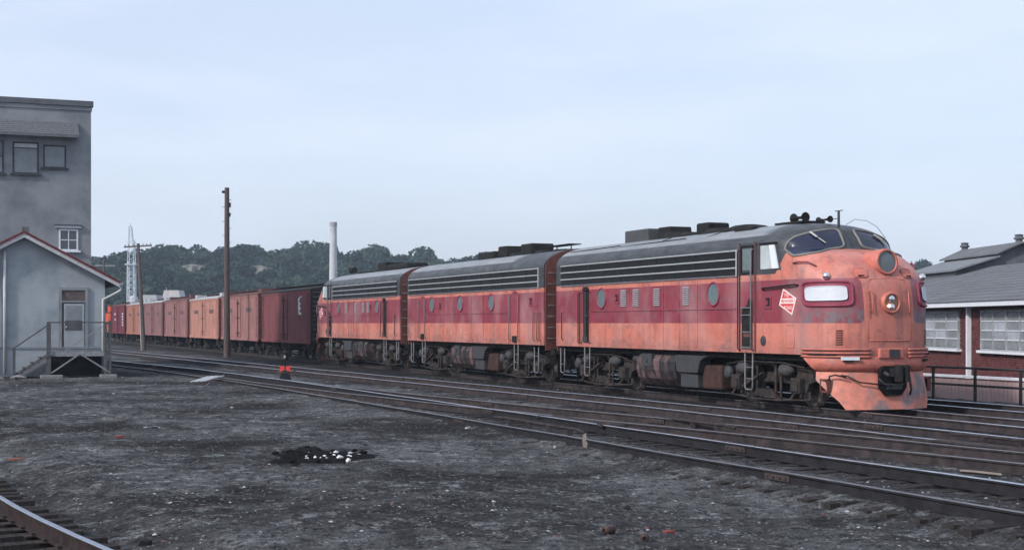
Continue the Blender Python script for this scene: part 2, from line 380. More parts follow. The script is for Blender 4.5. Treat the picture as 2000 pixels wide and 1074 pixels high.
def ground_z(X, Y):
    u = CD*X+SD*Y; t = -SD*X+CD*Y
    q = interp_path(Q_TAB, np.clip(t, -30, 160))
    z = -.15+.06*fbm(X*.35, Y*.35, 4)+.075*fbm(X*2.1, Y*2.1, 4)+.05*fbm(X*7.0, Y*7.0, 3)
    # cinders fall away beside the near rail and around the siding in the near corner
    e = np.clip((q-.4-u)/1.0, 0, 1)*np.clip((40-t)/25, 0, 1)*np.clip((u-q+6)/3, 0, 1); z = z-.19*e
    l = interp_path(L_TAB, np.clip(t, -20, 80)); d = np.abs(u-l)
    z = z-.13*np.clip((2.4-d)/.7, 0, 1)*np.clip((45-t)/20, 0, 1)
    # ballast level between the tracks
    near = np.clip((u-q+.2)/.5, 0, 1)*np.clip((26.5-u)/1, 0, 1)
    qb = np.clip((q+1.0-u)/.3, 0, 1)*np.clip((60-t)/20, 0, 1)
    z = z*(1-near)+near*(-.185-.022*qb+.05*fbm(X*1.7, Y*1.7, 3))
    # ash pit
    pit = np.exp(-(((X+3.15)/.85)**4+((Y-23.6)/1.6)**4)); z = z-.05*pit
    return z
ys = np.concatenate([np.linspace(-60, 9, 12), np.geomspace(10, 70, 560), np.geomspace(71, 240, 120), np.geomspace(245, 6000, 30)])
xc = np.linspace(-.5, .5, 620); xs = np.concatenate([-.5-np.geomspace(.02, 2.5, 18)[::-1], xc, .5+np.geomspace(.02, 2.5, 18)])
YY, XX = np.meshgrid(ys, xs, indexing='ij'); scale = np.maximum(np.abs(YY), 12)+8; XX = XX*scale*.92
ZZ = ground_z(XX, YY); far = np.clip((YY-75)/80, 0, 1)+np.clip((5-YY)/10, 0, 1); ZZ = ZZ*(1-np.clip(far, 0, 1))+np.clip(far, 0, 1)*-.2
def grid_mesh(name, X, Y, Z, m, kind, sm=True):
    n, k = X.shape; co = np.stack([X, Y, Z], -1).reshape(-1, 3)
    i = np.arange(n-1)[:, None]*k+np.arange(k-1)[None]; q = np.stack([i, i+1, i+k+1, i+k], -1).reshape(-1, 4)
    me = bpy.data.meshes.new(name); me.vertices.add(len(co)); me.vertices.foreach_set('co', co.ravel())
    me.loops.add(q.size); me.loops.foreach_set('vertex_index', q.ravel()); me.polygons.add(len(q))
    me.polygons.foreach_set('loop_start', np.arange(len(q))*4)
    me.polygons.foreach_set('use_smooth', np.full(len(q), sm)); me.materials.append(m); me.update(calc_edges=True)
    o = bpy.data.objects.new(name, me); COL.objects.link(o); o['kind'] = kind; return o
go = grid_mesh('ground', XX, YY, ZZ, GROUND, 'structure'); go['label'] = 'dark grey cinder ground of the railway yard'
def hill_z(X, Y):
    k = np.clip((Y-265)/190, 0, 1); k = k*k*(3-2*k)
    top = 17.3+3.2*np.clip((-15-X)/40, 0, 1)+1.6*np.sin(X*.021+1.0)+1.2*np.sin(X*.053)-.6*np.clip((X-40)/80, 0, 1)-1.2*np.clip((Y-480)/200, 0, 1)
    return -.6+k*top
hy, hx = np.meshgrid(np.linspace(240, 760, 60), np.linspace(-420, 420, 90), indexing='ij')
ho = grid_mesh('hill', hx, hy, hill_z(hx, hy)+.8*fbm(hx*.05, hy*.05)*(hy > 250), HILLM, 'structure'); ho['label'] = 'wooded hillside behind the railway yard'
# ------------------------------------------------------------------ loose stones and slivers on the ground
def scatter(name, n, smin, smax, m, seed, y0=12.5, y1=60, flat=.6, elong=1.0, cond=None, bias=1.0):
    rg = np.random.RandomState(seed); Y = np.exp(rg.uniform(0, 1, n)**bias*(math.log(y1)-math.log(y0))+math.log(y0)); X = (rg.rand(n)-.5)*.86*Y+rg.uniform(-1, 1, n)
    if cond is not None: k = cond(X, Y); X = X[k]; Y = Y[k]; n = len(X)
    Z = ground_z(X, Y); S = smin*(smax/smin)**(rg.rand(n)**2.2)*(1+Y/60); A = rg.uniform(0, 6.28, n)
    base = np.array([[1, 0, 0], [.3, .9, 0], [-.8, .6, 0], [-.9, -.5, 0], [.2, -1, 0], [.1, .1, .8]], float)
    fs = np.array([[0, 1, 5], [1, 2, 5], [2, 3, 5], [3, 4, 5], [4, 0, 5]])
    V = base[None]*(1+.5*(rg.rand(n, 6, 3)-.5)); V[:, :, 0] *= elong; V[:, :, 2] *= flat; V *= S[:, None, None]
    c, s = np.cos(A)[:, None], np.sin(A)[:, None]; x = V[:, :, 0]*c-V[:, :, 1]*s; y = V[:, :, 0]*s+V[:, :, 1]*c
    co = np.stack([x+X[:, None], y+Y[:, None], V[:, :, 2]+Z[:, None]-.004], -1).reshape(-1, 3)
    F = (fs[None]+np.arange(n)[:, None, None]*6).reshape(-1, 3)
    me = bpy.data.meshes.new(name); me.vertices.add(len(co)); me.vertices.foreach_set('co', co.ravel())
    me.loops.add(F.size); me.loops.foreach_set('vertex_index', F.ravel()); me.polygons.add(len(F)); me.polygons.foreach_set('loop_start', np.arange(len(F))*3)
    me.materials.append(m); me.update(calc_edges=True)
    o = bpy.data.objects.new(name, me); COL.objects.link(o); o['kind'] = 'stuff'; return o
SG = mat('grey_cinder_stone', (.085, .088, .096), .9, var=.5, scale=1.7, detail=2)
SDK = mat('dark_cinder_stone', (.035, .034, .038), .9, var=.5, scale=1.7, detail=2)
SLT = mat('pale_stone', (.32, .33, .35), .85, var=.4, scale=1.7, detail=2)
SBR = mat('brown_chip', (.15, .085, .075), .9, var=.5, scale=1.7, detail=2)
tag(scatter('gravel', 26000, .008, .034, SG, 11), 'grey cinder gravel over the yard', 'gravel')
tag(scatter('dark_gravel', 20000, .008, .038, SDK, 12), 'black clinker scattered over the yard', 'gravel')
tag(scatter('pale_gravel', 1500, .008, .03, SLT, 13), 'pale stone chips scattered over the yard', 'gravel')
SP2 = mat('light_grey_chip', (.22, .235, .25), .85, var=.4, scale=1.7, detail=2)
tag(scatter('light_gravel', 15000, .006, .018, SP2, 18, cond=lambda X, Y: (fbm(X*.7, Y*.7, 4) > -.05)), 'light grey gravel chips in patches over the yard', 'gravel')
tag(scatter('brown_gravel', 1400, .008, .03, SBR, 14), 'rusty brown chips scattered over the yard', 'gravel')
tag(scatter('twig_debris', 7000, .010, .022, SDK, 15, flat=.5, elong=4.5), 'dark slivers of bark and wood on the cinders', 'debris')
tag(scatter('straw_debris', 4500, .008, .016, mat('dry_straw', (.17, .17, .175), .9, var=.4), 16, flat=.5, elong=5), 'dry grey stalks on the cinders', 'debris')
# ------------------------------------------------------------------ tracks
def rail_profile(h=.17, sc=1.0):
    p = [(-.065, -h), (.065, -h), (.065, -h+.012), (.012, -h+.03), (.010, -.045), (.034, -.034), (.035, -.008), (.026, 0), (-.026, 0), (-.035, -.008), (-.034, -.034), (-.010, -.045), (-.012, -h+.03), (-.065, -h+.012)]
    return [(a*sc, b) for a, b in p]
def sweep_rail(name, pts, mats, parent, h=.17):
    """pts: world points of the rail head; material 1 on the running surface"""
    prof = rail_profile(h); n = len(prof); mb = MB(); vs = []
    P = [Vector(p) for p in pts]
    for i, p in enumerate(P):
        d = (P[min(i+1, len(P)-1)]-P[max(i-1, 0)]); d.z = 0; d.normalize(); sdir = Vector((d.y, -d.x, 0))
        for a, b in prof: vs.append(p+sdir*a+Vector((0, 0, b)))
    fs = []; mi = []
    for i in range(len(P)-1):
        for j in range(n): fs.append((i*n+j, i*n+(j+1) % n, (i+1)*n+(j+1) % n, (i+1)*n+j)); mi.append(1 if j in (6, 7, 8) else 0)
    fs += [tuple(range(n)), tuple(range((len(P)-1)*n, len(P)*n))[::-1]]; mi += [0, 0]
    mb.v = [tuple(v) for v in vs]; mb.f = fs; mb.m = mi; mb.s = [False]*len(fs)
    return mb.build(name, mats, parent)
tie_v = []
for k in range(6):
    mb = MB(); l = 1.28; w = .11
    a = [random.uniform(-.012, .012) for _ in range(12)]
    mb.box(-w+a[0], w+a[1], -l+a[2]*4, l+a[3]*4, -.16, 0); o = mb.build('tie', TIEM, bevel=0); tie_v.append(o.data); bpy.data.objects.remove(o)
jb = MB(); jb.box(-.30, .30, -.036, -.012, -.125, -.04); jb.box(-.30, .30, .012, .036, -.125, -.04)
for q in (-.22, -.08, .08, .22): jb.cyl((q, -.06, -.082), (q, .06, -.082), .016, n=6, sm=False)
jo = jb.build('rail_joint', mat('joint_bar_iron', (.055, .044, .044), .8, var=.4, scale=9)); JM = jo.data; bpy.data.objects.remove(jo)
spk = MB()
for sy in (-1, 1):
    spk.box(-.05, .05, sy*.072-.02, sy*.072+.02, -.165, -.135); spk.box(-.09, .09, sy*.10-.06, sy*.10+.06, -.172, -.158)
spo = spk.build('tie_plate', mat('tie_plate_iron', (.045, .036, .035), .85, var=.4, scale=9)); SPM = spo.data; bpy.data.objects.remove(spo)
def track(label, tab, t0, t1, mats, ties=None, joints=(), zr=0.0, zl=0.0, drop=None, step=.53, only=None, sink=0, plates=None):
    tr = E('railway_track', label, 'railway track', kind='structure')
    ts, us = smooth_path(tab, t0, t1, max(20, int((t1-t0)/1.2)))
    du = np.gradient(us, ts)
    for side, zz in ((-1, zl), (1, zr)):
        if only and side not in only: continue
        pts = []
        for t, u, g in zip(ts, us, du):
            nn = Vector((1, -g, 0)).normalized(); pts.append(W2(u+side*.7525*nn.x, t+side*.7525*nn.y, zz+.004*math.sin(t*.9+side)))
        sweep_rail('rail', pts, mats[0 if side < 0 else 1], tr)
    if ties:
        t = ties[0]; i = 0
        while t < ties[1]:
            u = float(np.interp(t, ts, us)); g = float(np.interp(t, ts, du)); a = ROT_T-math.atan(g)
            o = link('tie', random.choice(tie_v), tr, W2(u+random.uniform(-.05, .05), t, (zl+zr)/2-.172+random.uniform(-.012, .006)-sink), (R(random.uniform(-.7, .7))+math.atan2(zr-zl, 1.5), 0, a+R(random.uniform(-2.5, 2.5))))
            if plates and t < plates:
                for side, zz in ((-1, zl), (1, zr)): link('tie_plate', SPM, tr, W2(u+side*.7525, t, zz), (0, 0, a))
            t += step+random.uniform(-.05, .05); i += 1
    for side, t in joints:
        u = float(np.interp(t, ts, us)); g = float(np.interp(t, ts, du)); a = ROT_T-math.atan(g)
        link('rail_joint', JM, tr, W2(u+side*.7525, t, zl if side < 0 else zr), (0, 0, a))
    return tr
SH = [RAILSIDE, RAILTOP]; DU = [RAILSIDE, RAILDULL]
DKS = [mat('dark_rail_side', (.022, .022, .026), .8, var=.4, scale=5), RAILDULL]
SHD = [DKS[0], RAILTOP]
track('main track carrying the orange and maroon train', [(-40, 20.25), (400, 20.25)], -20, 320, [SH, SH], ties=(14, 75), sink=.0, joints=[(-1, 27), (-1, 39), (-1, 47)])
track('far track between the train and the black pipe railing', [(-40, 23.62), (400, 23.62)], -20, 320, [SH, SH], ties=(14, 60))
track('second track this side of the train, rusty sided shiny rails', P_TAB, -20, 180, [SH, SH], ties=(8, 90), joints=[(1, 24), (-1, 24.7), (1, 30.5), (1, 41), (-1, 37.5), (1, 51), (-1, 56), (-1, 66)])
track('nearest track with a shiny far rail and dark near rail', Q_TAB, -12, 150, [DKS, SHD], ties=(4, 78), zl=-.07, zr=0.0, joints=[(-1, 17.2), (-1, 29.5), (1, 20.7), (1, 31.5), (1, 44), (-1, 40)], step=.52)
track('crossover track leading from the nearest track to the second', R_TAB, 6, 55, [DU, DU], zr=-.012, zl=-.012, joints=[(1, 27.3), (1, 34.5), (-1, 40)])
track('siding curving out of the near corner over open ties', L_TAB, -12, 45, [[mat('brown_rail_side', (.034, .025, .026), .8, var=.5, scale=7), mat('grey_rail_top', (.27, .31, .38), .4, metal=.6, var=.2, scale=6)]]*2, ties=(6, 30), zl=0, zr=0, step=.50, plates=26)
# frogs and guard rails of the crossover
def frog(label, u, t, ang):
    f = E('rail_frog', label, 'rail frog', W2(u, t, 0), ROT_T+ang)
    mb = MB(); mb.prism([(-1.5, -.05), (1.5, -.16), (1.5, .16), (-1.5, .05)], 'z', -.165, -.035); mb.build('casting', TRUCKD, f, .01)
    for sg in (-1, 1):
        mb = MB(); mb.tube([(-1.7, sg*.20, -.03), (-1.2, sg*.11, -.015), (.9, sg*.13, -.015), (1.5, sg*.26, -.03)], .034, 6); mb.build('wing_rail', RAILSIDE, f)
    return f
frog('dark rail frog where the crossover leaves the nearest track', 12.42, 27.0, R(2))
frog('large dark rail frog near the right edge', 16.06, 18.8, R(3))
for k, (u, t, lab) in enumerate([(11.28, 26.5, 'guard rail against the dark near rail'), (17.32, 19.0, 'guard rail beside the second track, at right'), (14.45, 26.4, 'guard rail beside the crossover middle')]):
    g = MB(); g.tube([W2(u-.08, t-2.3, -.03), W2(u, t-1.9, -.012), W2(u, t+1.9, -.012), W2(u-.08, t+2.3, -.03)], .034, 6)
    for q in (-1.5, -.5, .5, 1.5): c = W2(u, t+q); g.box(c.x-.05, c.x+.05, c.y-.05, c.y+.05, -.16, -.03)
    tag(g.build('guard_rail', RAILSIDE), lab, 'guard rail')
# ------------------------------------------------------------------ locomotive body surface
from bisect import bisect
NOSE = [(0.9,.02,1.35,2.6),(1.27,0,1.35,2.6),(2.0,0,1.3,2.5),(2.45,.03,1.25,2.5),(2.8,.09,1.22,2.45),(3.0,.15,1.2,2.4),(3.2,.27,1.25,2.3),(3.35,.42,1.3,2.2),(3.5,.65,1.3,2.15),(3.6,.86,1.25,2.1),(3.67,1.08,1.15,2.1),(3.72,1.32,1.0,2.1),(3.75,1.42,.95,2.1),(4.0,1.58,.85,2.1),(4.2,1.75,.8,2.1),(4.3,1.92,.85,2.1),(4.38,2.2,.9,2.1),(4.44,2.6,1.0,2.1),(4.49,3.3,1.0,2.1),(4.5,4.0,1.0,2.1)]
HW = 1.55
def tabv(z):
    if z <= NOSE[0][0]: return NOSE[0][1:]
    if z >= NOSE[-1][0]: return NOSE[-1][1:]
    i = bisect([r[0] for r in NOSE], z); a, b = NOSE[i-1], NOSE[i]; f = (z-a[0])/(b[0]-a[0])
    return tuple(x+(y-x)*f for x, y in zip(a[1:], b[1:]))
def width(z):
    if z <= 3.8: return HW
    return HW*max(0, (1-((z-3.8)/.7001)**2.2))**(1/1.9)
def nose(th, z, off=0.0, grow=0.0):
    """point on the cab end; th -90..90 degrees around the nose, off = distance along the outward normal"""
    def P(th, z):
        sf, D, p = tabv(z); w = width(z)+grow
        y = w*math.copysign(abs(math.sin(th))**(2/p), th); s = sf-grow+D*(1-abs(math.cos(th))**(2/p))
        return Vector((-s, y, z))
    p = P(th, z)
    if off:
        e = .02; th2 = max(-1.55, min(1.55, th)); a = P(th2+e, z)-P(th2-e, z); b = P(th2, z+.02)-P(th2, z-.02)
        n = a.cross(b).normalized()
        if n.x < 0 and n.z < .3: n = -n
        if n.dot(Vector((1, 0, .3))) < 0 and n.dot(Vector((0, p.y, 0))) < 0: n = -n
        p = p+n*off
    return p
def curve_tab(tab, x): return float(np.interp(x, [a for a, _ in tab], [b for _, b in tab]))
def loft_body(name, L, cabbed, parent, m):
    zs = sorted(set([1.27, 1.4, 1.6, 1.8, 2.0, 2.2, 2.4, 2.6, 2.8, 2.9, 3.03, 3.17, 3.25, 3.3, 3.4, 3.45, 3.5, 3.55, 3.6, 3.64, 3.67, 3.70, 3.72, 3.735, 3.75, 3.8, 3.85, 3.9, 3.95, 4.0, 4.05, 4.1, 4.15, 4.2, 4.24, 4.28, 4.32, 4.36, 4.39, 4.42, 4.445, 4.465, 4.48, 4.49, 4.498]))
    mb = MB(); rows = []
    nth = 48
    for z in zs:
        row = []
        if cabbed:
            for i in range(nth+1):
                f = -1+2*i/nth; th = R(90)*math.copysign(abs(f)**.85, f); row.append(nose(th, z))
            s0 = -row[0].x; w = width(z); st = [s0+(L-s0)*k/8 for k in range(1, 9)]
            left = [Vector((-s, -w, z)) for s in st][::-1]; right = [Vector((-s, w, z)) for s in st]
            row = left+row+right
        else:
            w = width(z); row = [Vector((-s, -w, z)) for s in np.linspace(L, 0, 9)]+[Vector((-s, w, z)) for s in np.linspace(0, L, 9)]
        rows.append(row)
    k = len(rows[0]); vs = [v for r in rows for v in r]; fs = []
    for i in range(len(rows)-1):
        for j in range(k-1): fs.append((i*k+j, i*k+j+1, (i+1)*k+j+1, (i+1)*k+j))
        fs.append((i*k+k-1, i*k, (i+1)*k, (i+1)*k+k-1))
    fs.append(tuple(range((len(rows)-1)*k, len(rows)*k))); fs.append(tuple(range(k))[::-1])
    mb.add(vs, fs, 0, True); o = mb.build(name, m, parent)
    es = o.modifiers.new('edges', 'EDGE_SPLIT'); es.split_angle = R(50); return o
def patch(th0, th1, zb, zt, off, n=20, rings=5, p=5.0, grow=0.0, mi=0, mb=None, squeeze=1.0):
    """rounded panel lying on the nose between two angles (deg) and two height curves"""
    mb = mb or MB(); vs = []; N_ = n*4
    def P(a, b):
        th = th0+(th1-th0)*(a+1)/2; lo = zb(th) if callable(zb) else zb; hi = zt(th) if callable(zt) else zt
        return nose(R(th), lo+(hi-lo)*(b+1)/2, off, grow)
    vs.append(P(0, 0)); bound = []
    for r in range(1, rings+1):
        for i in range(N_):
            t = 2*math.pi*i/N_; c, s = math.cos(t), math.sin(t); q = (abs(c)**p+abs(s)**p)**(-1/p)
            vs.append(P(c*q*r/rings*squeeze, s*q*r/rings*squeeze))
            if r == rings: bound.append(vs[-1])
    fs = [(0, 1+i, 1+(i+1) % N_) for i in range(N_)]
    for r in range(rings-1):
        for i in range(N_): fs.append((1+r*N_+i, 1+r*N_+(i+1) % N_, 1+(r+1)*N_+(i+1) % N_, 1+(r+1)*N_+i))
    mb.add(vs, fs, mi, True); return mb, bound
# ------------------------------------------------------------------ shared running gear (locomotives)
def build_truck(parent, xc):
    t = MB()
    for sy in (-1, 1):
        y0, y1 = sorted((sy*1.00, sy*1.14))
        # arched side frame with pedestal legs at each axle
        t.prism([(-1.95, .62), (-1.75, .90), (-1.2, .93), (-.9, .72), (.9, .72), (1.2, .93), (1.75, .90), (1.95, .62), (1.72, .56), (1.62, .34), (1.12, .34), (1.02, .52), (.75, .56), (-.75, .56), (-1.02, .52), (-1.12, .34), (-1.62, .34), (-1.72, .56)], 'y', y0, y1)
    t.box(-.35, .35, -1.0, 1.0, .5, .8); t.box(-1.9, -1.75, -1.0, 1.0, .6, .8); t.box(1.75, 1.9, -1.0, 1.0, .6, .8)
    tr = t.build('truck', TRUCK, parent, .015); tr.location = (xc, 0, 0)
    for ax in (-1.37, 1.37):
        m = MB(); m.cyl((ax, -1.0, .508), (ax, 1.0, .508), .09, n=12); m.build('axle', SOOT, tr)
        for sy in (-1, 1):
            m = MB(); m.lathe((ax, sy*.68, .508), (0, sy, 0), [(0, .08), (0, .535), (.03, .535), (.04, .508), (.13, .502), (.14, .44), (.10, .42), (.09, .2), (.13, .16), (.13, 0)], 32)
            m.build('wheel', [TREAD], tr)
            m = MB(); y0, y1 = sorted((sy*1.10, sy*1.30)); m.box(ax-.19, ax+.19, y0, y1, .33, .70); m.box(ax-.15, ax+.15, *sorted((sy*1.30, sy*1.335)), .37, .62)
            m.build('journal_box', TRUCK, tr, .02)
            for k in (-1, 1):
                m = MB(); m.bar((ax+k*.28, sy*1.08, .36), (ax+k*.42, sy*1.16, .16), .05, .05); m.box(ax+k*.42-.06, ax+k*.42+.06, *sorted((sy*.66, sy*.85)), .2, .75)
                m.build('brake_shoe', TRUCK, tr)
    for sy in (-1, 1):
        m = MB()
        for k in range(6):     # leaf spring
            y0, y1 = sorted((sy*1.14, sy*1.27)); h = .62-.055*k; m.box(-h, h, y0, y1, .20+.032*k, .228+.032*k)
        m.build('leaf_spring', TRUCK, tr)
        m = MB(); y = sy*1.22
        for k in (-1, 1):      # swing hangers: long rounded loops
            m.tube([(k*.42, y, .98), (k*.42, y, .2), (k*.46, y, .14), (k*.62, y, .14), (k*.66, y, .2), (k*.66, y, .98)], .035, 8)
        m.tube([(-.42, y, .98), (-.2, y, 1.03), (.2, y, 1.03), (.42, y, .98)], .05, 8); m.build('swing_hanger', TRUCK, tr)
        for k in (-1, 1):
            m = MB(); m.lathe((k*1.0-.24*k, sy*1.27, .87), (k, 0, 0), [(0, 0), (0, .11), (.06, .15), (.36, .15), (.42, .09), (.5, .05), (.5, 0)], 18); m.build('brake_cylinder', mat('dusty_cylinder', (.060, .060, .066), .75, var=.3, scale=6), tr)
        m = MB(); m.lathe((-1.75, sy*1.24, .74), (0, sy, 0), [(-.1, 0), (-.1, .17), (.06, .17), (.1, .1), (.1, 0)], 18); m.build('brake_cylinder', GREYBOX, tr)
        m = MB(); m.tube([(-1.9, sy*1.2, .2), (-.5, sy*1.24, .13), (.5, sy*1.24, .13), (1.9, sy*1.2, .2)], .025, 6)
        m.tube([(-1.8, sy*1.3, .95), (-.9, sy*1.33, 1.05), (.9, sy*1.33, 1.05), (1.8, sy*1.3, .95)], .02, 6); m.build('brake_rod', TRUCK, tr)
        m = MB(); m.bar((-.1, sy*1.25, .78), (-.95, sy*1.30, .42), .10, .05); m.build('brake_lever', TRUCK, tr)
    return tr
def louver(parent, x, sy, zc, w=.36, h=.50, n=9):
    """vertical stack of slats on the body side"""
    m = MB(); y = sy*HW
    for k in range(n):
        z = zc-h/2+h*(k+.2)/n; ya, yb = sorted((y+sy*.004, y+sy*.03)); 
        m.prism([(y, z), (y+sy*.03, z+.004), (y+sy*.005, z+h/n*.72), (y, z+h/n*.72)], 'x', x-w/2, x+w/2)
    m.build('louver', LOUV, parent)
def porthole(parent, x, sy, zc=2.75, r=.275):
    m = MB(); y = sy*HW; m.lathe((x, y, zc), (0, sy, 0), [(0, r+.05), (.03, r+.045), (.03, r), (.008, r)], 32, 0)
    o = m.build('porthole', MAROON, parent); g = MB(); g.lathe((x, y, zc), (0, sy, 0), [(.012, r), (.012, 0)], 32, 0, False); g.build('glass', PORT, o)
def grille(parent, x0, x1, sy, bottom=3.17, top=3.83):
    y = sy*HW; b = MB(); b.box(x0, x1, *sorted((y-sy*.02, y+sy*.006)), bottom, top); g = b.build('air_intake', GRILLE, parent)
    f = MB(); nn = 22
    for k in range(nn):
        z = bottom+.03+(top-bottom-.06)*k/(nn-1); f.prism([(y+sy*.006, z), (y+sy*.02, z-.004), (y+sy*.006, z+.012)], 'x', x0+.02, x1-.02)
    f.box(x0, x0+.001, *sorted((y, y+sy*.01)), bottom, top)
    f.build('fin', FIN, g)['kind'] = 'stuff'
    n = max(3, int((x1-x0)/1.05))
    for k in range(1, n): d = MB(); xx = x0+(x1-x0)*k/n; d.box(xx-.02, xx+.02, *sorted((y+sy*.006, y+sy*.022)), bottom+.02, top-.02); d.build('mullion', GRILLE, g)
    for z in (bottom+.012, bottom+.215, bottom+.43, top-.012):
        t = MB(); t.box(x0, x1, *sorted((y+sy*.006, y+sy*.032)), z-.019, z+.019); t.build('trim_strip', BRIGHT if z > bottom+.1 else HANDR, g)
    for xx in ((x1,) if x1 > -2 or True else ()): t = MB(); t.box(xx-.03, xx+.03, *sorted((y+sy*.0, y+sy*.036)), bottom, top+.02); t.build('end_strip', BRIGHT, g)
def side_door(parent, x, sy, open_=False, w=.62):
    """engine-room door: recessed panel, grab irons each side, step box"""
    y = sy*HW; d = MB()
    if open_:
        d.box(x-.2, x+.2, *sorted((y-sy*.01, y+sy*.007)), 1.42, 3.08); o = d.build('doorway', TRUCKD, parent)
        m = MB(); m.box(x-.06, x+.02, *sorted((y+sy*.007, y+sy*.03)), 1.45, 2.98, 0); m.box(x-.16, x+.16, *sorted((y+sy*.007, y+sy*.05)), 2.2, 2.26); m.box(x-.16, x+.16, *sorted((y+sy*.007, y+sy*.05)), 1.42, 1.6); m.build('door_edge', GREYBOX, o)
        k = MB(); k.prism([(x-.2, 3.0), (x+.2, 3.0), (x+.12, 3.12), (x-.12, 3.12)], 'y', y, y+sy*.05); k.build('door_hood', SOOT, o)
    else:
        d.box(x-w/2, x+w/2, *sorted((y-sy*.01, y+sy*.012)), 1.36, 3.0); o = d.build('engine_room_door', LIV_B, parent, .005)
        k = MB(); k.prism([(x-.22, 3.04), (x+.22, 3.04), (x+.1, 3.12), (x-.1, 3.12)], 'y', y, y+sy*.03); k.build('drip_hood', MAROON, o)
        k = MB(); k.box(x-.17, x+.17, *sorted((y, y+sy*.06)), 1.34, 1.56); k.build('step_recess', SOOT, o)
    for q in (-1, 1):
        m = MB(); xx = x+q*(.2 if open_ else w/2)+q*.1; yy = y+sy*.08
        m.tube([(xx, y, 2.95), (xx, yy, 2.92), (xx, yy, 1.42), (xx, y, 1.38)], .017, 6); m.build('grab_iron', HANDR if not open_ else SOOT, parent)
def ladder(parent, x, sy, z0=.38, z1=1.27, w=.36, rungs=2):
    m = MB(); y = sy*(HW-.04)
    m.tube([(x-w/2, y, z1), (x-w/2, y, z0+.05), (x-w/2+.05, y, z0), (x+w/2-.05, y, z0), (x+w/2, y, z0+.05), (x+w/2, y, z1)], .022, 6)
    for k in range(rungs): z = z0+.27+.28*k; m.bar((x-w/2, y, z), (x+w/2, y, z), .04, .02)
    m.build('hanging_step', HANDR, parent)
def square_vent(parent, x, sy, z):
    y = sy*HW; m = MB(); m.box(x-.13, x+.13, *sorted((y, y+sy*.02)), z-.15, z+.15); o = m.build('sand_filler', MAROON, parent, .005)
    m = MB(); m.box(x-.09, x+.09, *sorted((y+sy*.012, y+sy*.024)), z-.08, z+.12); m.build('recess', SOOT, o)
    m = MB(); m.box(x-.06, x+.02, *sorted((y+sy*.02, y+sy*.04)), z-.05, z+.06); m.build('latch', MAROON, o)
def seams(parent, sy, x0, x1, xs):
    y = sy*HW; m = MB()
    m.box(x0, x1, *sorted((y, y+sy*.022)), 2.350, 2.380)
    m.box(x0, x1, *sorted((y, y+sy*.012)), 1.27, 1.345)
    for x in xs: m.box(x-.022, x+.022, *sorted((y, y+sy*.014)), 1.35, 3.15)
    o = m.build('panel_batten', LIV_B, parent)
    rv = MB()
    for x in list(np.arange(x0+.1, x1, .16)): rv.box(x-.008, x+.008, *sorted((y, y+sy*.012)), 1.36, 1.376); rv.box(x-.008, x+.008, *sorted((y, y+sy*.012)), 3.10, 3.116)
    rv.build('rivet', LIV_B, parent)['kind'] = 'stuff'
def end_fittings(parent, x, sgn):
    """rear end of a unit: door, diaphragm, hoses, ladder irons. sgn: +1 faces +x"""
    m = MB(); m.prism([(-1.5, 1.1), (1.5, 1.1), (1.5, 3.85), (1.38, 4.12), (1.0, 4.35), (.4, 4.46), (-.4, 4.46), (-1.0, 4.35), (-1.38, 4.12), (-1.5, 3.85)], 'x', x, x+sgn*.05)
    e = m.build('end_panel', ORANGE_END, parent)
    m = MB(); m.box(*sorted((x+sgn*.05, x+sgn*.42)), -.5, .5, 1.2, 3.5); m.build('diaphragm', SOOT, e, .03)
    for sy in (-1, 1):
        m = MB()
        for k in range(7): z = 1.5+.36*k; m.tube([(x+sgn*.05, sy*1.05, z), (x+sgn*.14, sy*1.05, z), (x+sgn*.14, sy*1.42, z), (x+sgn*.05, sy*1.42, z)], .014, 5)
        m.build('ladder_rung', HANDR, e)
    m = MB(); m.box(*sorted((x, x+sgn*.3)), -1.3, 1.3, .98, 1.16); m.box(*sorted((x+sgn*.2, x+sgn*.55)), -.14, .14, .72, 1.0); m.build('coupler', SOOT, e)
    for q in (-.9, -.6, .6, .9):
        m = MB(); m.tube([(x+sgn*.1, q, 1.05), (x+sgn*.35, q, .75), (x+sgn*.45, q, .5), (x+sgn*.5, q*.9, .62)], .025, 6); m.build('air_hose', SOOT, e)
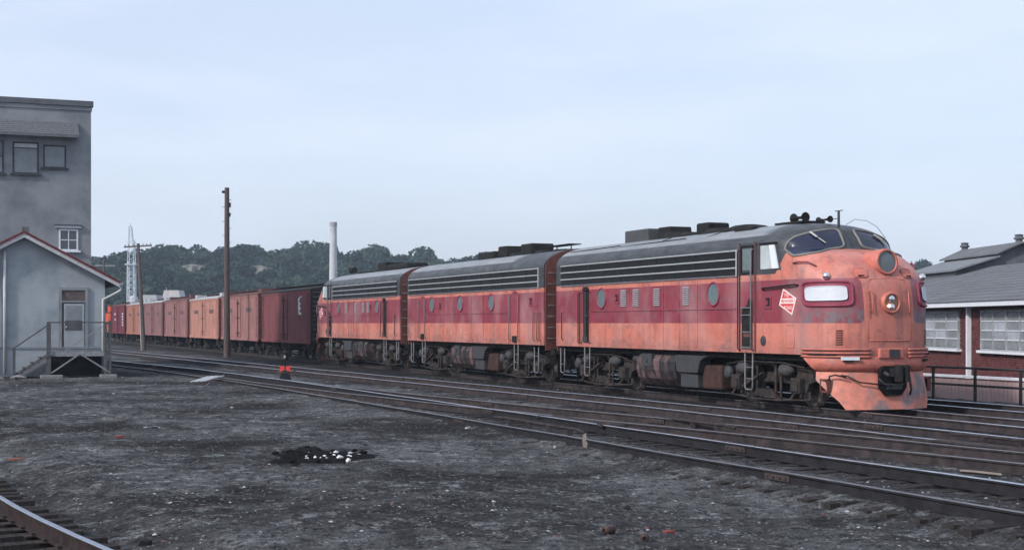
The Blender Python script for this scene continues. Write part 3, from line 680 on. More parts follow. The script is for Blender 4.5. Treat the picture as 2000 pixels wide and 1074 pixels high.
def underbody(parent, x_mid, L):
    m = MB(); m.box(-L+.25, -1.35, -1.38, 1.38, 1.12, 1.268); m.box(-L+.5, -1.0, -.5, .5, .75, 1.12); m.build('underframe', TRUCKD, parent)
    for sy in (-1, 1):
        # rounded fuel tank
        prof = [(sy*.25, 1.12), (sy*1.36, 1.12), (sy*1.46, .95), (sy*1.47, .7), (sy*1.40, .45), (sy*1.2, .27), (sy*.8, .2), (sy*.25, .2)]
        m = MB(); m.prism(prof, 'x', x_mid-1.75, x_mid+.55, sm=False); t = m.build('fuel_tank', RUSTTANK, parent, .02)
        m = MB()
        for q in (x_mid-1.2, x_mid-.3, x_mid+.2): m.prism([(a*1.012, b-.008) for a, b in prof], 'x', q-.03, q+.03)
        m.build('strap', TRUCK, t)
        m = MB(); m.box(x_mid-1.35, x_mid-.75, *sorted((sy*1.3, sy*1.5)), .78, 1.14); m.cyl((x_mid-1.05, sy*1.5, .95), (x_mid-1.05, sy*1.53, .95), .06); m.build('gauge_box', GREYBOX, t, .01)
        m = MB(); m.prism([(x_mid+.62, 1.14), (x_mid+2.35, 1.14), (x_mid+2.0, 1.0), (x_mid+1.85, .68), (x_mid+.72, .68)], 'y', sy*1.2, sy*1.50); m.build('battery_box', GREYBOX, parent, .015)
        m = MB(); m.box(x_mid+.8, x_mid+1.75, *sorted((sy*.9, sy*1.42)), .28, .64); m.build('battery_tray', GREYBOX, parent, .02)
        m = MB(); m.box(x_mid+1.75, x_mid+2.75, *sorted((sy*.7, sy*1.3)), .26, .9); m.build('water_tank', BROWNBOX, parent, .06)
        m = MB(); m.cyl((x_mid-2.35, sy*1.15, .98), (x_mid-1.85, sy*1.15, .98), .13, n=14); m.build('air_reservoir', GREYBOX, parent)
def coupler_front(parent):
    m = MB(); m.box(-.5, .28, -.11, .11, .78, .98); m.prism([(.28, -.13), (.28, .13), (.42, .16), (.55, .10), (.56, .02), (.46, -.0), (.44, -.05), (.54, -.08), (.50, -.17), (.38, -.18)], 'z', .68, 1.06)
    m.build('coupler', SOOT, parent, .02)
def fan(parent, x, r=.5, z=4.44, h=.14, y=0):
    m = MB(); m.lathe((x, y, z), (0, 0, 1), [(0, r+.16), (.05, r+.1), (h, r), (h+.02, r-.04), (h-.02, r-.08), (h-.02, 0)], 28); m.build('radiator_fan', SOOT, parent)
def horn_pair(parent, x, z, L=.62, r=.14, y=0):
    m = MB(); m.lathe((x+L/2, y, z), (-1, 0, 0), [(0, r), (.05, r*.75), (.12, r*.4), (.22, r*.3), (L-.22, r*.3), (L-.12, r*.4), (L-.05, r*.75), (L, r)], 18)
    m.lathe((x-L/2, y, z), (1, 0, 0), [(.01, r*.9), (.02, 0)], 18); m.lathe((x+L/2, y, z), (-1, 0, 0), [(.01, r*.9), (.02, 0)], 18)
    m.cyl((x-.1, y, z-.16), (x-.1, y, z), .03, n=8); m.build('air_horn', SOOT, parent)
# ------------------------------------------------------------------ cab unit
LA = 15.43
def build_cab_unit(name, label, near, details):
    U = E(name, label, 'diesel locomotive', group='streamlined diesel units of the train')
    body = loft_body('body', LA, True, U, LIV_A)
    # windshield panes, gaskets, wipers
    zt = [(-75, 3.72), (-68, 3.92), (-60, 4.03), (-37, 4.17), (-10, 4.25)]; zb = [(-75, 3.56), (-60, 3.60), (-43, 3.645), (-25, 3.73), (-9, 3.775)]
    for sg in (-1, 1):
        f = (lambda th: curve_tab(zt, -abs(th))); g = (lambda th: curve_tab(zb, -abs(th)))
        a, b = (-75, -8) if sg < 0 else (8, 75)
        mb, bd = patch(a, b, g, f, .012, p=7); w = mb.build('windshield', WIND, U)
        m = MB(); m.tube(bd, .032, 6, closed=True); m.build('gasket', mat('grey_gasket', (.16, .165, .155), .6, var=.2), w)
        m = MB(); q = [(-41, 4.13), (-26, 3.87)] if sg < 0 else [(33, 4.10), (45, 3.86)]
        m.bar(nose(R(q[0][0]), q[0][1], .05), nose(R(q[1][0]), q[1][1], .05), .035, .02); m.bar(nose(R(q[0][0]), q[0][1], .05), nose(R((q[0][0]+q[1][0])/2), (q[0][1]+q[1][1])/2, .065), .05, .03); m.build('wiper', mat('wiper_metal', (.42, .42, .38), .5), w)
    # upper lamp, headlight
    def lamp(th, z, r, nm, depth, gm, tilt):
        c = nose(R(th), z); d = Vector((1, math.sin(R(th))*.3, tilt)).normalized()
        m = MB(); m.lathe(c-d*.55, d, [(0, r+.10), (.45+depth, r+.075), (.55+depth, r+.055), (.56+depth, r+.01), (.53+depth, r)], 36); o = m.build(nm, ORANGE, U)
        m = MB(); m.lathe(c-d*.55, d, [(.52+depth, r+.01), (.53+depth, r*.7), (.545+depth, 0)], 36); m.build('lens', gm, o); return o, c, d
    lamp(1, 3.38, .24, 'signal_lamp', .27, LAMPGLASS, .10)
    h, c, d = lamp(0, 2.46, .185, 'headlight', .07, AMBER, .02)
    for k in (-1, 1):
        m = MB(); m.lathe(c+d*.055+Vector((0, 0, k*.095)), d, [(0, .085), (.012, .08), (.02, .05), (.024, 0)], 20); m.build('bulb', CHROME if k > 0 else CHROME, h)
    m = MB(); m.lathe(c+d*.085+Vector((0, -.10, -.07)), d, [(0, .035), (.012, .03), (.016, 0)], 12); m.build('filament', BULB, h)
    # number boards both sides, with housing
    for sg in (-1, 1):
        a, b = (-88, -31) if sg < 0 else (31, 88)
        mb, bd = patch(a, b, 2.40, 2.945, .015, p=7); hs = mb.build('number_board_housing', MAROON, U)
        vs = []
        m = MB(); m.tube(bd, .035, 6, closed=True)
        m.build('rim', MAROON, hs)
        a, b = (-84, -36.5) if sg < 0 else (36.5, 84)
        mb, bd = patch(a, b, 2.515, 2.83, .045, p=7); m = mb; m.tube(bd, .012, 5, closed=True); m.build('number_board', WHITE, hs)
        # classification lamp
        m = MB(); c = nose(R(sg*55), 3.06); n = (nose(R(sg*55), 3.06, .1)-c).normalized(); m.lathe(c, n, [(-.02, .085), (.06, .085), (.10, .07), (.12, .03), (.125, 0)], 20); m.build('marker_lamp', CHROME, U)
        m = MB(); m.tube([nose(R(sg*84), 3.40, .03), nose(R(sg*76), 3.40, .07), nose(R(sg*66), 3.38, .07), nose(R(sg*60), 3.30, .03)], .018, 6); m.build('grab_iron', MAROON, U)
        mb, bd = patch(sg*21-6, sg*21+6, 3.04, 3.24, .02, n=10, p=6); m = mb; m.tube(bd, .012, 5, closed=True); m.build('hatch_cover', ORANGE, U)
        m = MB(); m.box(*sorted((nose(R(sg*21), 3.08, .03).x-.02, nose(R(sg*21), 3.08, .03).x+.02)), *sorted((nose(R(sg*21), 3.08).y-.07, nose(R(sg*21), 3.08).y+.07)), 3.07, 3.10); m.build('latch', SOOT, U)
        m = MB()
        for k in range(7): z = 1.52+.052*k; m.tube([nose(R(sg*q), z, .012) for q in (42, 44.5, 47, 49)], .014, 5)
        m.build('louver', ORANGE_END, U)
        mb, bd = patch(sg*17-.8, sg*17+.8, 2.12, 2.75, .03, n=6, p=3); mb.build('door_hinge', ORANGE, U)
        m = MB(); m.bar(nose(R(sg*34), 1.24, .07), nose(R(sg*41), 1.24, .07), .03, .02); m.bar(nose(R(sg*31), 1.15, .07), nose(R(sg*40), 1.15, .07), .04, .06); m.build('step_bracket', SOOT, U)
        m = MB(); m.bar(nose(R(sg*26), 1.205, .10), nose(R(sg*43), 1.205, .10), .035, .075); (m.build('white_step', WHITE, U) if sg < 0 else None)
    # nose door outline and seams
    m = MB(); zz = [2.95, 2.0, 1.62]
    m.tube([nose(R(-17), 1.6, .004), nose(R(-17), 2.2, .004), nose(R(-17), 2.8, .004), nose(R(-14), 3.0, .004), nose(R(0), 3.03, .004), nose(R(14), 3.0, .004), nose(R(17), 2.8, .004), nose(R(17), 2.2, .004), nose(R(17), 1.6, .004)], .006, 5)
    m.tube([nose(R(q), 1.6, .004) for q in range(-17, 18, 4)], .012, 5); m.build('door_seam', ORANGE, U)
    for q in (-1, 1):
        m = MB(); m.tube([nose(R(q*14), 2.72, .0), nose(R(q*14), 2.72, .06), nose(R(q*14), 2.25, .06), nose(R(q*14), 2.25, 0)], .014, 6); m.build('grab_iron', ORANGE, U)
    # anticlimber ribs round the nose
    for z in (1.40, 1.32, 1.24):
        for rg in ((-88, -15), (12, 88)):
            m = MB(); m.tube([nose(R(q), z, .035) for q in np.linspace(rg[0], rg[1], 24)], .026, 6); m.build('anticlimber_rib', ORANGE, U)
        m = MB()
    m = MB(); p0 = nose(0, 1.3, .0); m.box(p0.x-.1, p0.x+.06, -.36, .30, 1.20, 1.43); f = m.build('anticlimber_plate', ORANGE, U, .02)
    m = MB(); m.box(p0.x+.06, p0.x+.075, -.10, .18, 1.23, 1.40); m.build('worn_patch', GREYBOX, f)
    for sg in (-1, 1):
        m = MB(); m.tube([nose(R(sg*q), 1.285, .055) for q in (48, 56, 64, 72, 80)], .022, 6); m.build('drain_slot', SOOT, U)
    # rolled skirt under the nose, z .86-1.27, then the pilot
    def lower(name, zs, cut, m, grow):
        mb = MB(); rows = []
        for z, g in zs:
            row = []; thc = cut(z)
            for i in range(41): row.append(nose(R(-thc+2*thc*i/40), 1.0, 0, g)*1.0); row[-1].z = z
            rows.append(row)
        k = 41; n = len(rows); vs = [v for r in rows for v in r]
        ins = [v+Vector((-.05, -v.y*.04, 0)) for v in vs]; fs = []
        for i in range(n-1):
            for j in range(k-1):
                fs.append((i*k+j, i*k+j+1, (i+1)*k+j+1, (i+1)*k+j)); fs.append(tuple(n*k+q for q in (i*k+j, (i+1)*k+j, (i+1)*k+j+1, i*k+j+1)))
        for j in range(k-1): fs.append((j, n*k+j, n*k+j+1, j+1)); a = (n-1)*k+j; fs.append((a, a+1, n*k+a+1, n*k+a))
        for i in range(n-1): a = i*k; fs.append((a, a+k, n*k+a+k, n*k+a)); a = i*k+k-1; fs.append((a, n*k+a, n*k+a+k, a+k))
        mb.add(vs+ins, fs, 0, True); o = mb.build(name, m, U); e = o.modifiers.new('edges', 'EDGE_SPLIT'); e.split_angle = R(45); return o
    lower('skirt_roll', [(1.275, .0), (1.22, .015), (1.12, .04), (1.0, .03), (.92, -.03), (.88, -.10), (.86, -.16)], lambda z: 88-17*max(0, (1.22-z))/.36, ORANGE, 0)
    PIL = mat('scuffed_pilot_paint', (.56, .20, .15), .6, var=.3, scale=3, col2=(.19, .16, .17), c2lo=.48, c2hi=.62)
    pil = lower('pilot', [(.885, -.06), (.7, -.02), (.45, .02), (.22, .05), (.04, .07)], lambda z: 38+34*max(0, min(1, (z-.1)/.6)), PIL, 0)
    # dark coupler pocket cut in the pilot
    m = MB(); x0 = nose(0, 1.0).x+.02
    m.prism([(-.36, .92), (-.27, 1.03), (.27, 1.03), (.36, .92), (.36, .55), (.22, .36), (-.22, .36), (-.36, .55)], 'x', x0-.02, x0+.085); m.build('coupler_pocket', TRUCKD, pil, .0)
    coupler_front(U)
    m = MB(); m.box(-.2, .14, -.2, .2, .5, .62); m.cyl((.14, -.28, .88), (.3, -.28, .82), .035); m.tube([(.1, .3, .9), (.26, .3, .8), (.30, .32, .5), (.2, .36, .38)], .028, 6); m.tube([(.1, -.42, .75), (.16, -.3, .62), (.3, 0, .60), (.3, .1, .62)], .016, 6); m.build('air_hose', GREYBOX, U)
    m = MB(); m.tube([nose(R(-44), 1.0, -.02)+Vector((0.05, 0, -.18)), nose(R(-36), 1.0, .06)+Vector((0, 0, -.2)), nose(R(-26), 1.0, .08)+Vector((0, 0, -.33)), Vector((.14, -.1, .58))], .018, 6); m.build('uncoupling_lever', SOOT, U)
    m = MB(); m.tube([nose(R(-56), 1.0, .06)+Vector((0, 0, -.42)), nose(R(-54), 1.0, .08)+Vector((0, 0, -.2)), nose(R(-48), 1.0, .1)+Vector((0, 0, -.17)), nose(R(-38), 1.0, .1)+Vector((0, 0, -.22))], .02, 6); m.build('grab_iron', SOOT, U)
    for q in (-1, 1):
        p = nose(R(q*60), 1.0); m = MB(); m.box(p.x-.14, p.x+.14, p.y-.03, p.y+.05 if q > 0 else p.y+.03, .42, .46); m.box(p.x-.15, p.x-.12, p.y-.05, p.y+.05, .44, .72); m.box(p.x+.12, p.x+.15, p.y-.05, p.y+.05, .44, .72); m.box(p.x-.15, p.x+.15, p.y-.05, p.y+.05, .70, .73); m.box(p.x-.12, p.x+.12, p.y-q*.06, p.y-q*.02, .46, .70, 1); m.build('footstep', [ORANGE_END, TRUCKD], U)
    # cab sides
    for sy in (-1, 1):
        y = sy*HW
        # side window: glass, dark frame, leaning front pillar
        m = MB(); m.prism([(-3.14, 3.27), (-2.16, 3.27), (-2.36, 3.94), (-3.14, 3.94)], 'y', y-sy*.02, y+sy*.008); w = m.build('side_window', DGREY, U)
        m = MB(); m.prism([(-3.06, 3.31), (-2.24, 3.31), (-2.42, 3.88), (-3.06, 3.88)], 'y', y+sy*.006, y+sy*.014); m.build('glass', WIND2, w)
        m = MB(); m.prism([(-2.52, 3.31), (-2.26, 3.31), (-2.44, 3.88), (-2.66, 3.88)], 'y', y+sy*.014, y+sy*.03); m.build('wind_deflector', mat('pale_vent_glass', (.62, .68, .72), .25, var=.1), w)
        m = MB(); m.bar((-3.1, y+sy*.02, 3.93), (-2.34, y+sy*.02, 3.93), .05, .03); m.build('drip_rail', SOOT, w)
        # engine cab door
        m = MB(); m.box(-4.0, -3.36, *sorted((y-sy*.02, y+sy*.006)), 1.36, 3.96); d = m.build('cab_door', LIV_A, U)
        m = MB(); m.box(-3.90, -3.46, *sorted((y, y+sy*.016)), 3.30, 3.84); m.build('door_window', PORT, d, .01)
        m = MB()
        for a, b in (((-3.95, 3.24), (-3.41, 3.24)), ((-3.41, 3.24), (-3.41, 3.90)), ((-3.41, 3.90), (-3.95, 3.90)), ((-3.95, 3.90), (-3.95, 3.24))): m.bar((a[0], y+sy*.014, a[1]), (b[0], y+sy*.014, b[1]), .035, .03)
        m.build('window_frame', SOOT, d)
        m = MB()
        for xx in (-4.05, -3.31): m.box(xx-.035, xx+.035, *sorted((y, y+sy*.012)), 1.3, 4.0)
        m.build('door_post', ORANGE_END if False else mat('sooty_maroon', (.09, .035, .04), .7, var=.3), d)
        m = MB(); m.prism([(-3.94, 1.38), (-3.45, 1.38), (-3.45, 2.55), (-3.6, 2.62), (-3.7, 2.45), (-3.94, 2.3)], 'y', y+sy*.005, y+sy*.010); m.build('step_well', SOOT, d)
        for z in (1.40, 1.78, 2.2, 2.38):
            m = MB(); m.bar((-3.94, y+sy*.03, z), (-3.45, y+sy*.03, z), .05, .03); m.build('step', HANDR, d)
        m = MB(); m.box(-3.85, -3.55, *sorted((y+sy*.011, y+sy*.016)), 1.66, 1.75); m.build('kick_plate', ORANGE_END, d)
        for xx in (-4.02, -3.40):
            m = MB(); m.tube([(xx, y, 3.82), (xx, y+sy*.08, 3.78), (xx, y+sy*.08, 1.36), (xx, y, 1.32)], .02 if xx > -3.5 else .014, 6); m.build('handrail', HANDR if xx > -3.5 else SOOT, d)
        m = MB(); m.tube([(-2.95, y, 2.80), (-2.9, y+sy*.07, 2.84), (-1.5, y+sy*.07, 2.90), (-1.42, y, 2.88)], .022, 6); m.build('grab_iron', SOOT, U)
        square_vent(U, -2.72, sy, 2.49)
        m = MB(); m.lathe((-2.95, y, 1.57), (0, sy, 0), [(.0, .13), (.01, .12), (.012, 0)], 20); m.build('fuel_badge', GREYBOX, U)
        m = MB(); m.tube([(-1.95, y+sy*.003, 1.95), (-1.95, y+sy*.003, 1.42), (-1.6, y+sy*.003, 1.42), (-1.6, y+sy*.003, 1.95), (-1.95, y+sy*.003, 1.95)], .009, 4); m.build('access_panel', ORANGE, U)
        # tilted emblem with band lettering
        em_ = MB(); Q = [(-2.06, 2.82), (-1.50, 2.58), (-1.68, 2.19), (-2.24, 2.43)]; cx = sum(q[0] for q in Q)/4; cz = sum(q[1] for q in Q)/4
        # a leaning four-cornered plate: border, red field, white band
        em_.prism(Q, 'y', y, y+sy*.010); eo = em_.build('emblem', LETW, U)
        m = MB(); m.prism([(cx+(a-cx)*.86, cz+(b-cz)*.84) for a, b in Q], 'y', y+sy*.009, y+sy*.014); m.build('emblem_field', SIGNRED, eo)
        m = MB(); m.prism([(-2.19, 2.46), (-1.60, 2.46), (-1.555, 2.585), (-2.14, 2.585)], 'y', y+sy*.013, y+sy*.018); m.build('emblem_band', LETW, eo)
        rotm = (R(90), 0, 0) if sy < 0 else (R(90), 0, R(180))
        text_mesh('lettering', 'THE', .12, LETW, eo, (cx-.03, y+sy*.016, 2.655), rotm)
        text_mesh('lettering', 'MILWAUKEE', .095, SIGNRED, eo, (cx, y+sy*.020, 2.52), rotm)
        text_mesh('lettering', 'ROAD', .12, LETW, eo, (cx+.03, y+sy*.016, 2.36), rotm)
        grille(U, -LA+.38, -4.17, sy)
        for x in (-12.04, -5.34): porthole(U, x, sy)
        louv = (-10.56, -9.76, -8.48, -6.81)
        for x in louv: louver(U, x, sy, 2.72)
        square_vent(U, -10.99, sy, 2.72)
        side_door(U, -13.15, sy, True)
        seams(U, sy, -12.8, -4.25, (-8.1, -7.2, -6.2))
        ladder(U, -13.15, sy); ladder(U, -3.68, sy, .36, 1.3); ladder(U, -LA+.42, sy, .42, 1.2, .3, 1)
        m = MB(); m.tube([(-14.88, y, 2.36), (-14.88, y+sy*.06, 2.32), (-14.88, y+sy*.06, 1.5), (-14.88, y, 1.45)], .016, 6); m.build('grab_iron', SOOT, U); m = MB(); m.tube([(-13.62, y, 2.95), (-13.62, y+sy*.06, 2.9), (-13.62, y+sy*.06, 1.4), (-13.62, y, 1.36)], .016, 6); m.build('grab_iron', SOOT, U)
        text_mesh('ghost_lettering', '11F', .30, LETF, U, (-14.28, y+sy*.0025, 1.80), rotm, ext=.001, sx=1.3)['kind'] = 'stuff'
    end_fittings(U, -LA, -1); underbody(U, -8.15, LA)
    build_truck(U, -3.33); build_truck(U, -12.58)
    return U
def roof_curb(m, x0, x1, y0, y1, z0, z1, sl=.06): m.box(x0, x1, y0, y1, z0, z1)
lead = build_cab_unit('diesel_locomotive', 'leading orange and maroon streamlined cab unit with its rounded nose towards us', -1, None)
trail = copy_tree(lead); trail['label'] = 'trailing orange and maroon cab unit, nose turned back against the first freight car'
O = W2(20.25, 27.07); lead.location = O; lead.rotation_euler = (0, 0, ROT_T)
O = W2(20.25, 74.75); trail.location = O; trail.rotation_euler = (0, 0, ROT_T+math.pi)
# roof equipment, lead unit: x = -(distance behind the nose)
def rail_part(nm, m, U, mt=DGREY, bv=.0): return m.build(nm, mt, U, bv)
m = MB(); m.box(-12.8, -11.25, -.40, .40, 4.40, 4.84); rail_part('winterization_hatch', m, lead, mat('dark_hatch_steel', (.05, .053, .058), .65, var=.3), .04)
m = MB(); m.prism([(-10.75, 4.45), (-9.85, 4.45), (-9.95, 4.82), (-10.65, 4.82)], 'y', -.36, .36); rail_part('exhaust_stack', m, lead, SOOT, .02)
fan(lead, -9.9, .45, 4.42, .2); fan(lead, -8.9, .45, 4.42, .14); fan(lead, -7.4, .5, 4.42, .16)
m = MB(); m.box(-8.4, -7.75, -.36, .36, 4.46, 4.80); rail_part('dynamic_brake_hood', m, lead, SOOT, .06)
m = MB(); m.lathe((-6.1, 0, 4.44), (0, 0, 1), [(0, .75), (.08, .65), (.16, .42), (.19, .2), (.2, 0)], 28); rail_part('fan_dome', m, lead, SOOT)
m = MB(); m.lathe((-7.6, 0, 4.44), (0, 0, 1), [(0, .65), (.06, .55), (.1, .3), (.11, 0)], 28); rail_part('fan_dome', m, lead, SOOT)
m = MB(); m.box(-4.1, -2.9, -.5, .2, 4.47, 4.52); rail_part('horn_platform', m, lead, SOOT)
horn_pair(lead, -3.35, 4.62, .52, .125, -.25); horn_pair(lead, -2.65, 4.53, .50, .085, .0)
m = MB(); m.cyl((-1.98, -.05, 4.28), (-1.98, -.05, 4.70), .035, .03, 8); m.bar((-2.12, -.05, 4.70), (-1.82, -.05, 4.70), .02); m.tube([(-2.5, 0, 4.55), (-2.2, -.02, 4.52), (-1.98, -.05, 4.52)], .01, 5); m.build('antenna', GREYBOX, lead)
m = MB(); m.tube([(-2.1, .25, 4.38), (-1.9, .35, 4.50), (-1.75, .6, 4.46), (-1.7, .85, 4.32), (-1.7, 1.1, 4.05)], .007, 5); m.build('hand_line', HANDR, lead)
m = MB()
for (a, b) in (((-4.4, -1.0), (-7.6, -1.12)), ((-7.6, -1.12), (-11.6, -1.14)), ((-11.6, -1.14), (-15.2, -1.16))):
    m.tube([(a[0], a[1], 4.32), (b[0], b[1], 4.28)], .013, 5)
m.tube([(-6.4, -1.13, 4.28), (-6.1, -.8, 4.44), (-5.6, -.3, 4.51)], .012, 5); m.tube([(-9.2, -1.13, 4.28), (-8.9, -.8, 4.44), (-8.5, -.4, 4.5)], .012, 5); m.build('roof_conduit', SOOT, lead)
m = MB(); m.box(-5.4, -4.5, -.9, -.55, 4.38, 4.43); m.build('lifting_lug', SOOT, lead)
# roof equipment, trailing unit (its x axis runs the other way along the train)
m = MB(); m.box(-6.6, -4.2, -.1, .2, 4.52, 4.58); m.build('horn_platform', SOOT, trail)
horn_pair(trail, -3.2, 4.72, .7, .15, .2); fan(trail, -8.3, .5, 4.42, .14)
m = MB(); m.prism([(-9.7, 4.42), (-8.5, 4.42), (-8.4, 4.88), (-9.8, 4.88)], 'y', -.45, .45); m.build('exhaust_stack', SOOT, trail, .02)
m = MB(); m.box(-13.2, -10.0, -.55, .55, 4.40, 4.74); m.build('winterization_hatch', SOOT, trail, .12)
# ------------------------------------------------------------------ booster unit
LB = 14.66
boo = E('booster_locomotive', 'cabless orange and maroon booster unit between the two cab units', 'diesel locomotive', W2(20.25, 43.54), ROT_T, 'streamlined diesel units of the train')
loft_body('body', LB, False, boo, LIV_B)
for sy in (-1, 1):
    grille(boo, -LB+.2, -.42, sy)
    for x in (-11.43, -8.09, -4.78): porthole(boo, x, sy)
    side_door(boo, -12.6, sy); side_door(boo, -2.5, sy)
    square_vent(boo, -1.09, sy, 2.72); square_vent(boo, -10.42, sy, 2.66)
    seams(boo, sy, -12.0, -3.1, (-10.0, -6.9, -5.6))
    ladder(boo, -12.6, sy); ladder(boo, -2.5, sy); ladder(boo, -.7, sy, .35, 1.2); ladder(boo, -14.1, sy, .4, 1.2, .3, 1)
    y = sy*HW
    for xx in (-.25, -.45, -.78, -14.3):
        m = MB(); m.tube([(xx, y, 2.35), (xx, y+sy*.06, 2.31), (xx, y+sy*.06, 1.45), (xx, y, 1.4)], .015, 6); m.build('grab_iron', ORANGE_END, boo)
    rotm = (R(90), 0, 0) if sy < 0 else (R(90), 0, R(180))
    text_mesh('ghost_lettering', 'L . . . . .', .3, mat('chalk_marks', (.74, .42, .36), .8), boo, (-7.6, y+sy*.0025, 1.72), rotm, ext=.001)
end_fittings(boo, 0, 1); end_fittings(boo, -LB, -1); underbody(boo, -7.6, LB); build_truck(boo, -2.7); build_truck(boo, -11.95)
m = MB(); m.box(-8.9, -7.2, -.55, .55, 4.40, 4.74); m.build('winterization_hatch', SOOT, boo, .10)
m = MB(); m.prism([(-7.0, 4.5), (-6.0, 4.5), (-6.1, 4.88), (-6.9, 4.88)], 'y', -.45, .45); m.build('exhaust_stack', SOOT, boo, .02)
m = MB(); m.box(-4.7, -3.7, -.45, .45, 4.46, 4.86); m.build('dynamic_brake_hood', SOOT, boo, .05)
fan(boo, -5.4, .5, 4.42, .14); fan(boo, -3.0, .5, 4.42, .12); fan(boo, -1.6, .45, 4.42, .1)
m = MB(); m.box(-2.6, -.6, -.35, .1, 4.66, 4.69); 
for x in (-2.2, -1.0): m.cyl((x, -.1, 4.5), (x, -.1, 4.68), .02)
m.build('antenna_platform', SOOT, boo)
# ------------------------------------------------------------------ freight cars
def freight_truck(parent, xc):
    t = MB()
    for sy in (-1, 1):
        y0, y1 = sorted((sy*.95, sy*1.08))
        t.prism([(-1.1, .55), (-.7, .72), (.7, .72), (1.1, .55), (1.0, .35), (.5, .25), (-.5, .25), (-1.0, .35)], 'y', y0, y1)
    t.box(-.2, .2, -1.1, 1.1, .55, .85); tr = t.build('truck', TRUCKD, parent); tr.location = (xc, 0, 0)
    for ax in (-.84, .84):
        for sy in (-1, 1):
            m = MB(); m.lathe((ax, sy*.68, .42), (0, sy, 0), [(0, 0), (0, .45), (.03, .42), (.13, .415), (.14, .34), (.1, .3), (.1, 0)], 20); m.build('wheel', TREAD, tr)
            m = MB(); m.box(ax-.13, ax+.13, *sorted((sy*1.05, sy*1.2)), .30, .56); m.build('journal_box', TRUCKD, tr)
        m = MB(); m.cyl((ax, -.9, .42), (ax, .9, .42), .07, n=8); m.build('axle', TRUCKD, tr)
def freight_car(t0, label, base, dark, L=12.3, top=3.82, hw=1.47, kind=0, logo=None, plates=True):
    c = E('refrigerator_car' if kind == 0 else 'boxcar', label, 'freight car', W2(20.25, t0), ROT_T, 'freight cars behind the locomotives')
    m = MB(); m.box(-L, 0, -hw, hw, .95, top); b = m.build('body', base, c)
    m = MB(); m.prism([(-hw-.05, top-.04), (hw+.05, top-.04), (hw+.05, top+.03), (0, top+.30), (-hw-.05, top+.03)], 'x', -L-.06, .06); m.build('roof', dark[0], c)
    m = MB(); m.box(-L-.2, .2, -.3, .3, top+.34, top+.38)
    for q in range(9): x = -L+.3+q*(L-.6)/8; m.box(x-.04, x+.04, -.28, .28, top+.2, top+.34)
    m.build('running_board', dark[2], c)
    for sy in (-1, 1):
        y = sy*hw; mid = -L/2
        # eave angle, side sill, corner posts
        for nm, z0, z1, pr in (('eave_strip', top-.16, top-.04, .03), ('side_sill', .88, 1.06, .04)):
            m = MB(); m.box(-L+.02, -.02, *sorted((y, y+sy*pr)), z0, z1); m.build(nm, base, c)
        # hinged double doors
        for q in (-1, 1):
            m = MB(); x0, x1 = sorted((mid+q*.015, mid+q*.78)); m.box(x0, x1, *sorted((y, y+sy*.045)), 1.12, top-.2); d = m.build('door', base, c)
            for zz in (1.35, 2.35, 3.3):
                h = MB(); h.box(*sorted((mid+q*.02, mid+q*.50)), *sorted((y+sy*.045, y+sy*.07)), zz-.05, zz+.05); h.build('hinge', dark[1], d)
        m = MB(); m.cyl((mid, y+sy*.08, 1.1), (mid, y+sy*.08, top-.25), .025, n=6); m.build('door_lock_rod', dark[1], c)
        for xx in (-.12, -.55, -L+.12, -L+.55):
            m = MB(); m.box(xx-.03, xx+.03, *sorted((y, y+sy*.03)), 1.0, top-.1); m.build('batten', base, c)
        for xx in (-.33, -L+.33):
            m = MB()
            for k in range(7): z = 1.25+.37*k; m.bar((xx-.2, y+sy*.06, z), (xx+.2, y+sy*.06, z), .022)
            m.build('ladder', dark[1], c)
        for xx in (-.45, -L+.45):
            m = MB(); m.tube([(xx-.15, y, .95), (xx-.15, y, .45), (xx+.15, y, .45), (xx+.15, y, .95)], .018, 5); m.build('stirrup_step', dark[1], c)
        if plates:
            for q, zz in ((-2.9, 2.85), (-9.3, 2.85)):
                m = MB(); m.box(q-.9, q+.9, *sorted((y, y+sy*.006)), zz-.14, zz+.14); m.build('faded_lettering_patch', mat('grey_lettering_smudge', (.12, .085, .09), .85, var=.5, scale=7), c)
    # ends with pressed ribs
    for x, sg in ((0, 1), (-L, -1)):
        m = MB(); m.box(*sorted((x, x+sg*.03)), -hw, hw, .95, top); e = m.build('end_wall', dark[2], c)
        for k in range(11):
            z = 1.15+k*.25; r_ = MB(); r_.prism([(x+sg*.03, z-.045), (x+sg*.09, z), (x+sg*.03, z+.045)], 'y', -hw+.12, hw-.12); r_.build('rib', dark[3] if len(dark) > 3 else dark[2], e)
        m = MB(); m.box(*sorted((x, x+sg*.35)), -.12, .12, .72, .95); m.build('coupler', TRUCKD, c)
    m = MB(); m.box(-L+.3, -.3, -1.3, 1.3, .84, .95); m.box(-L, 0, -.3, .3, .6, .9); m.box(-7.5, -6.4, -1.1, -.5, .45, .85); m.build('underframe', TRUCKD, c)
    freight_truck(c, -1.75); freight_truck(c, -L+1.75)
    if kind == 0:
        for x in (-1.0, -L+1.0):
            for y in (-.75, .75):
                m = MB(); m.box(x-.42, x+.42, y-.38, y+.38, top+.12, top+.36); m.build('ice_hatch', dark[0], c)
    return c
def carpaint(n, a, b, c): return mat(n, a, .8, var=.25, scale=2.2, col2=b, c2lo=.45, c2hi=.72, stretch=(1, 1, .5))
RB = carpaint('red_brown_car', (.17, .060, .066), (.125, .052, .060), 0)
RB_D = mat('sooty_roof', (.035, .034, .036), .8, var=.3); HNG = mat('dark_hinge', (.06, .032, .034), .8, var=.3); ENDK = mat('black_end', (.022, .021, .023), .8); RIBM = mat('dusty_rib', (.075, .07, .072), .8, var=.3)
PK = carpaint('faded_pink_brown_car', (.27, .135, .132), (.22, .115, .118), 0)
OR1 = carpaint('salmon_orange_car', (.37, .185, .15), (.29, .145, .125), 0)
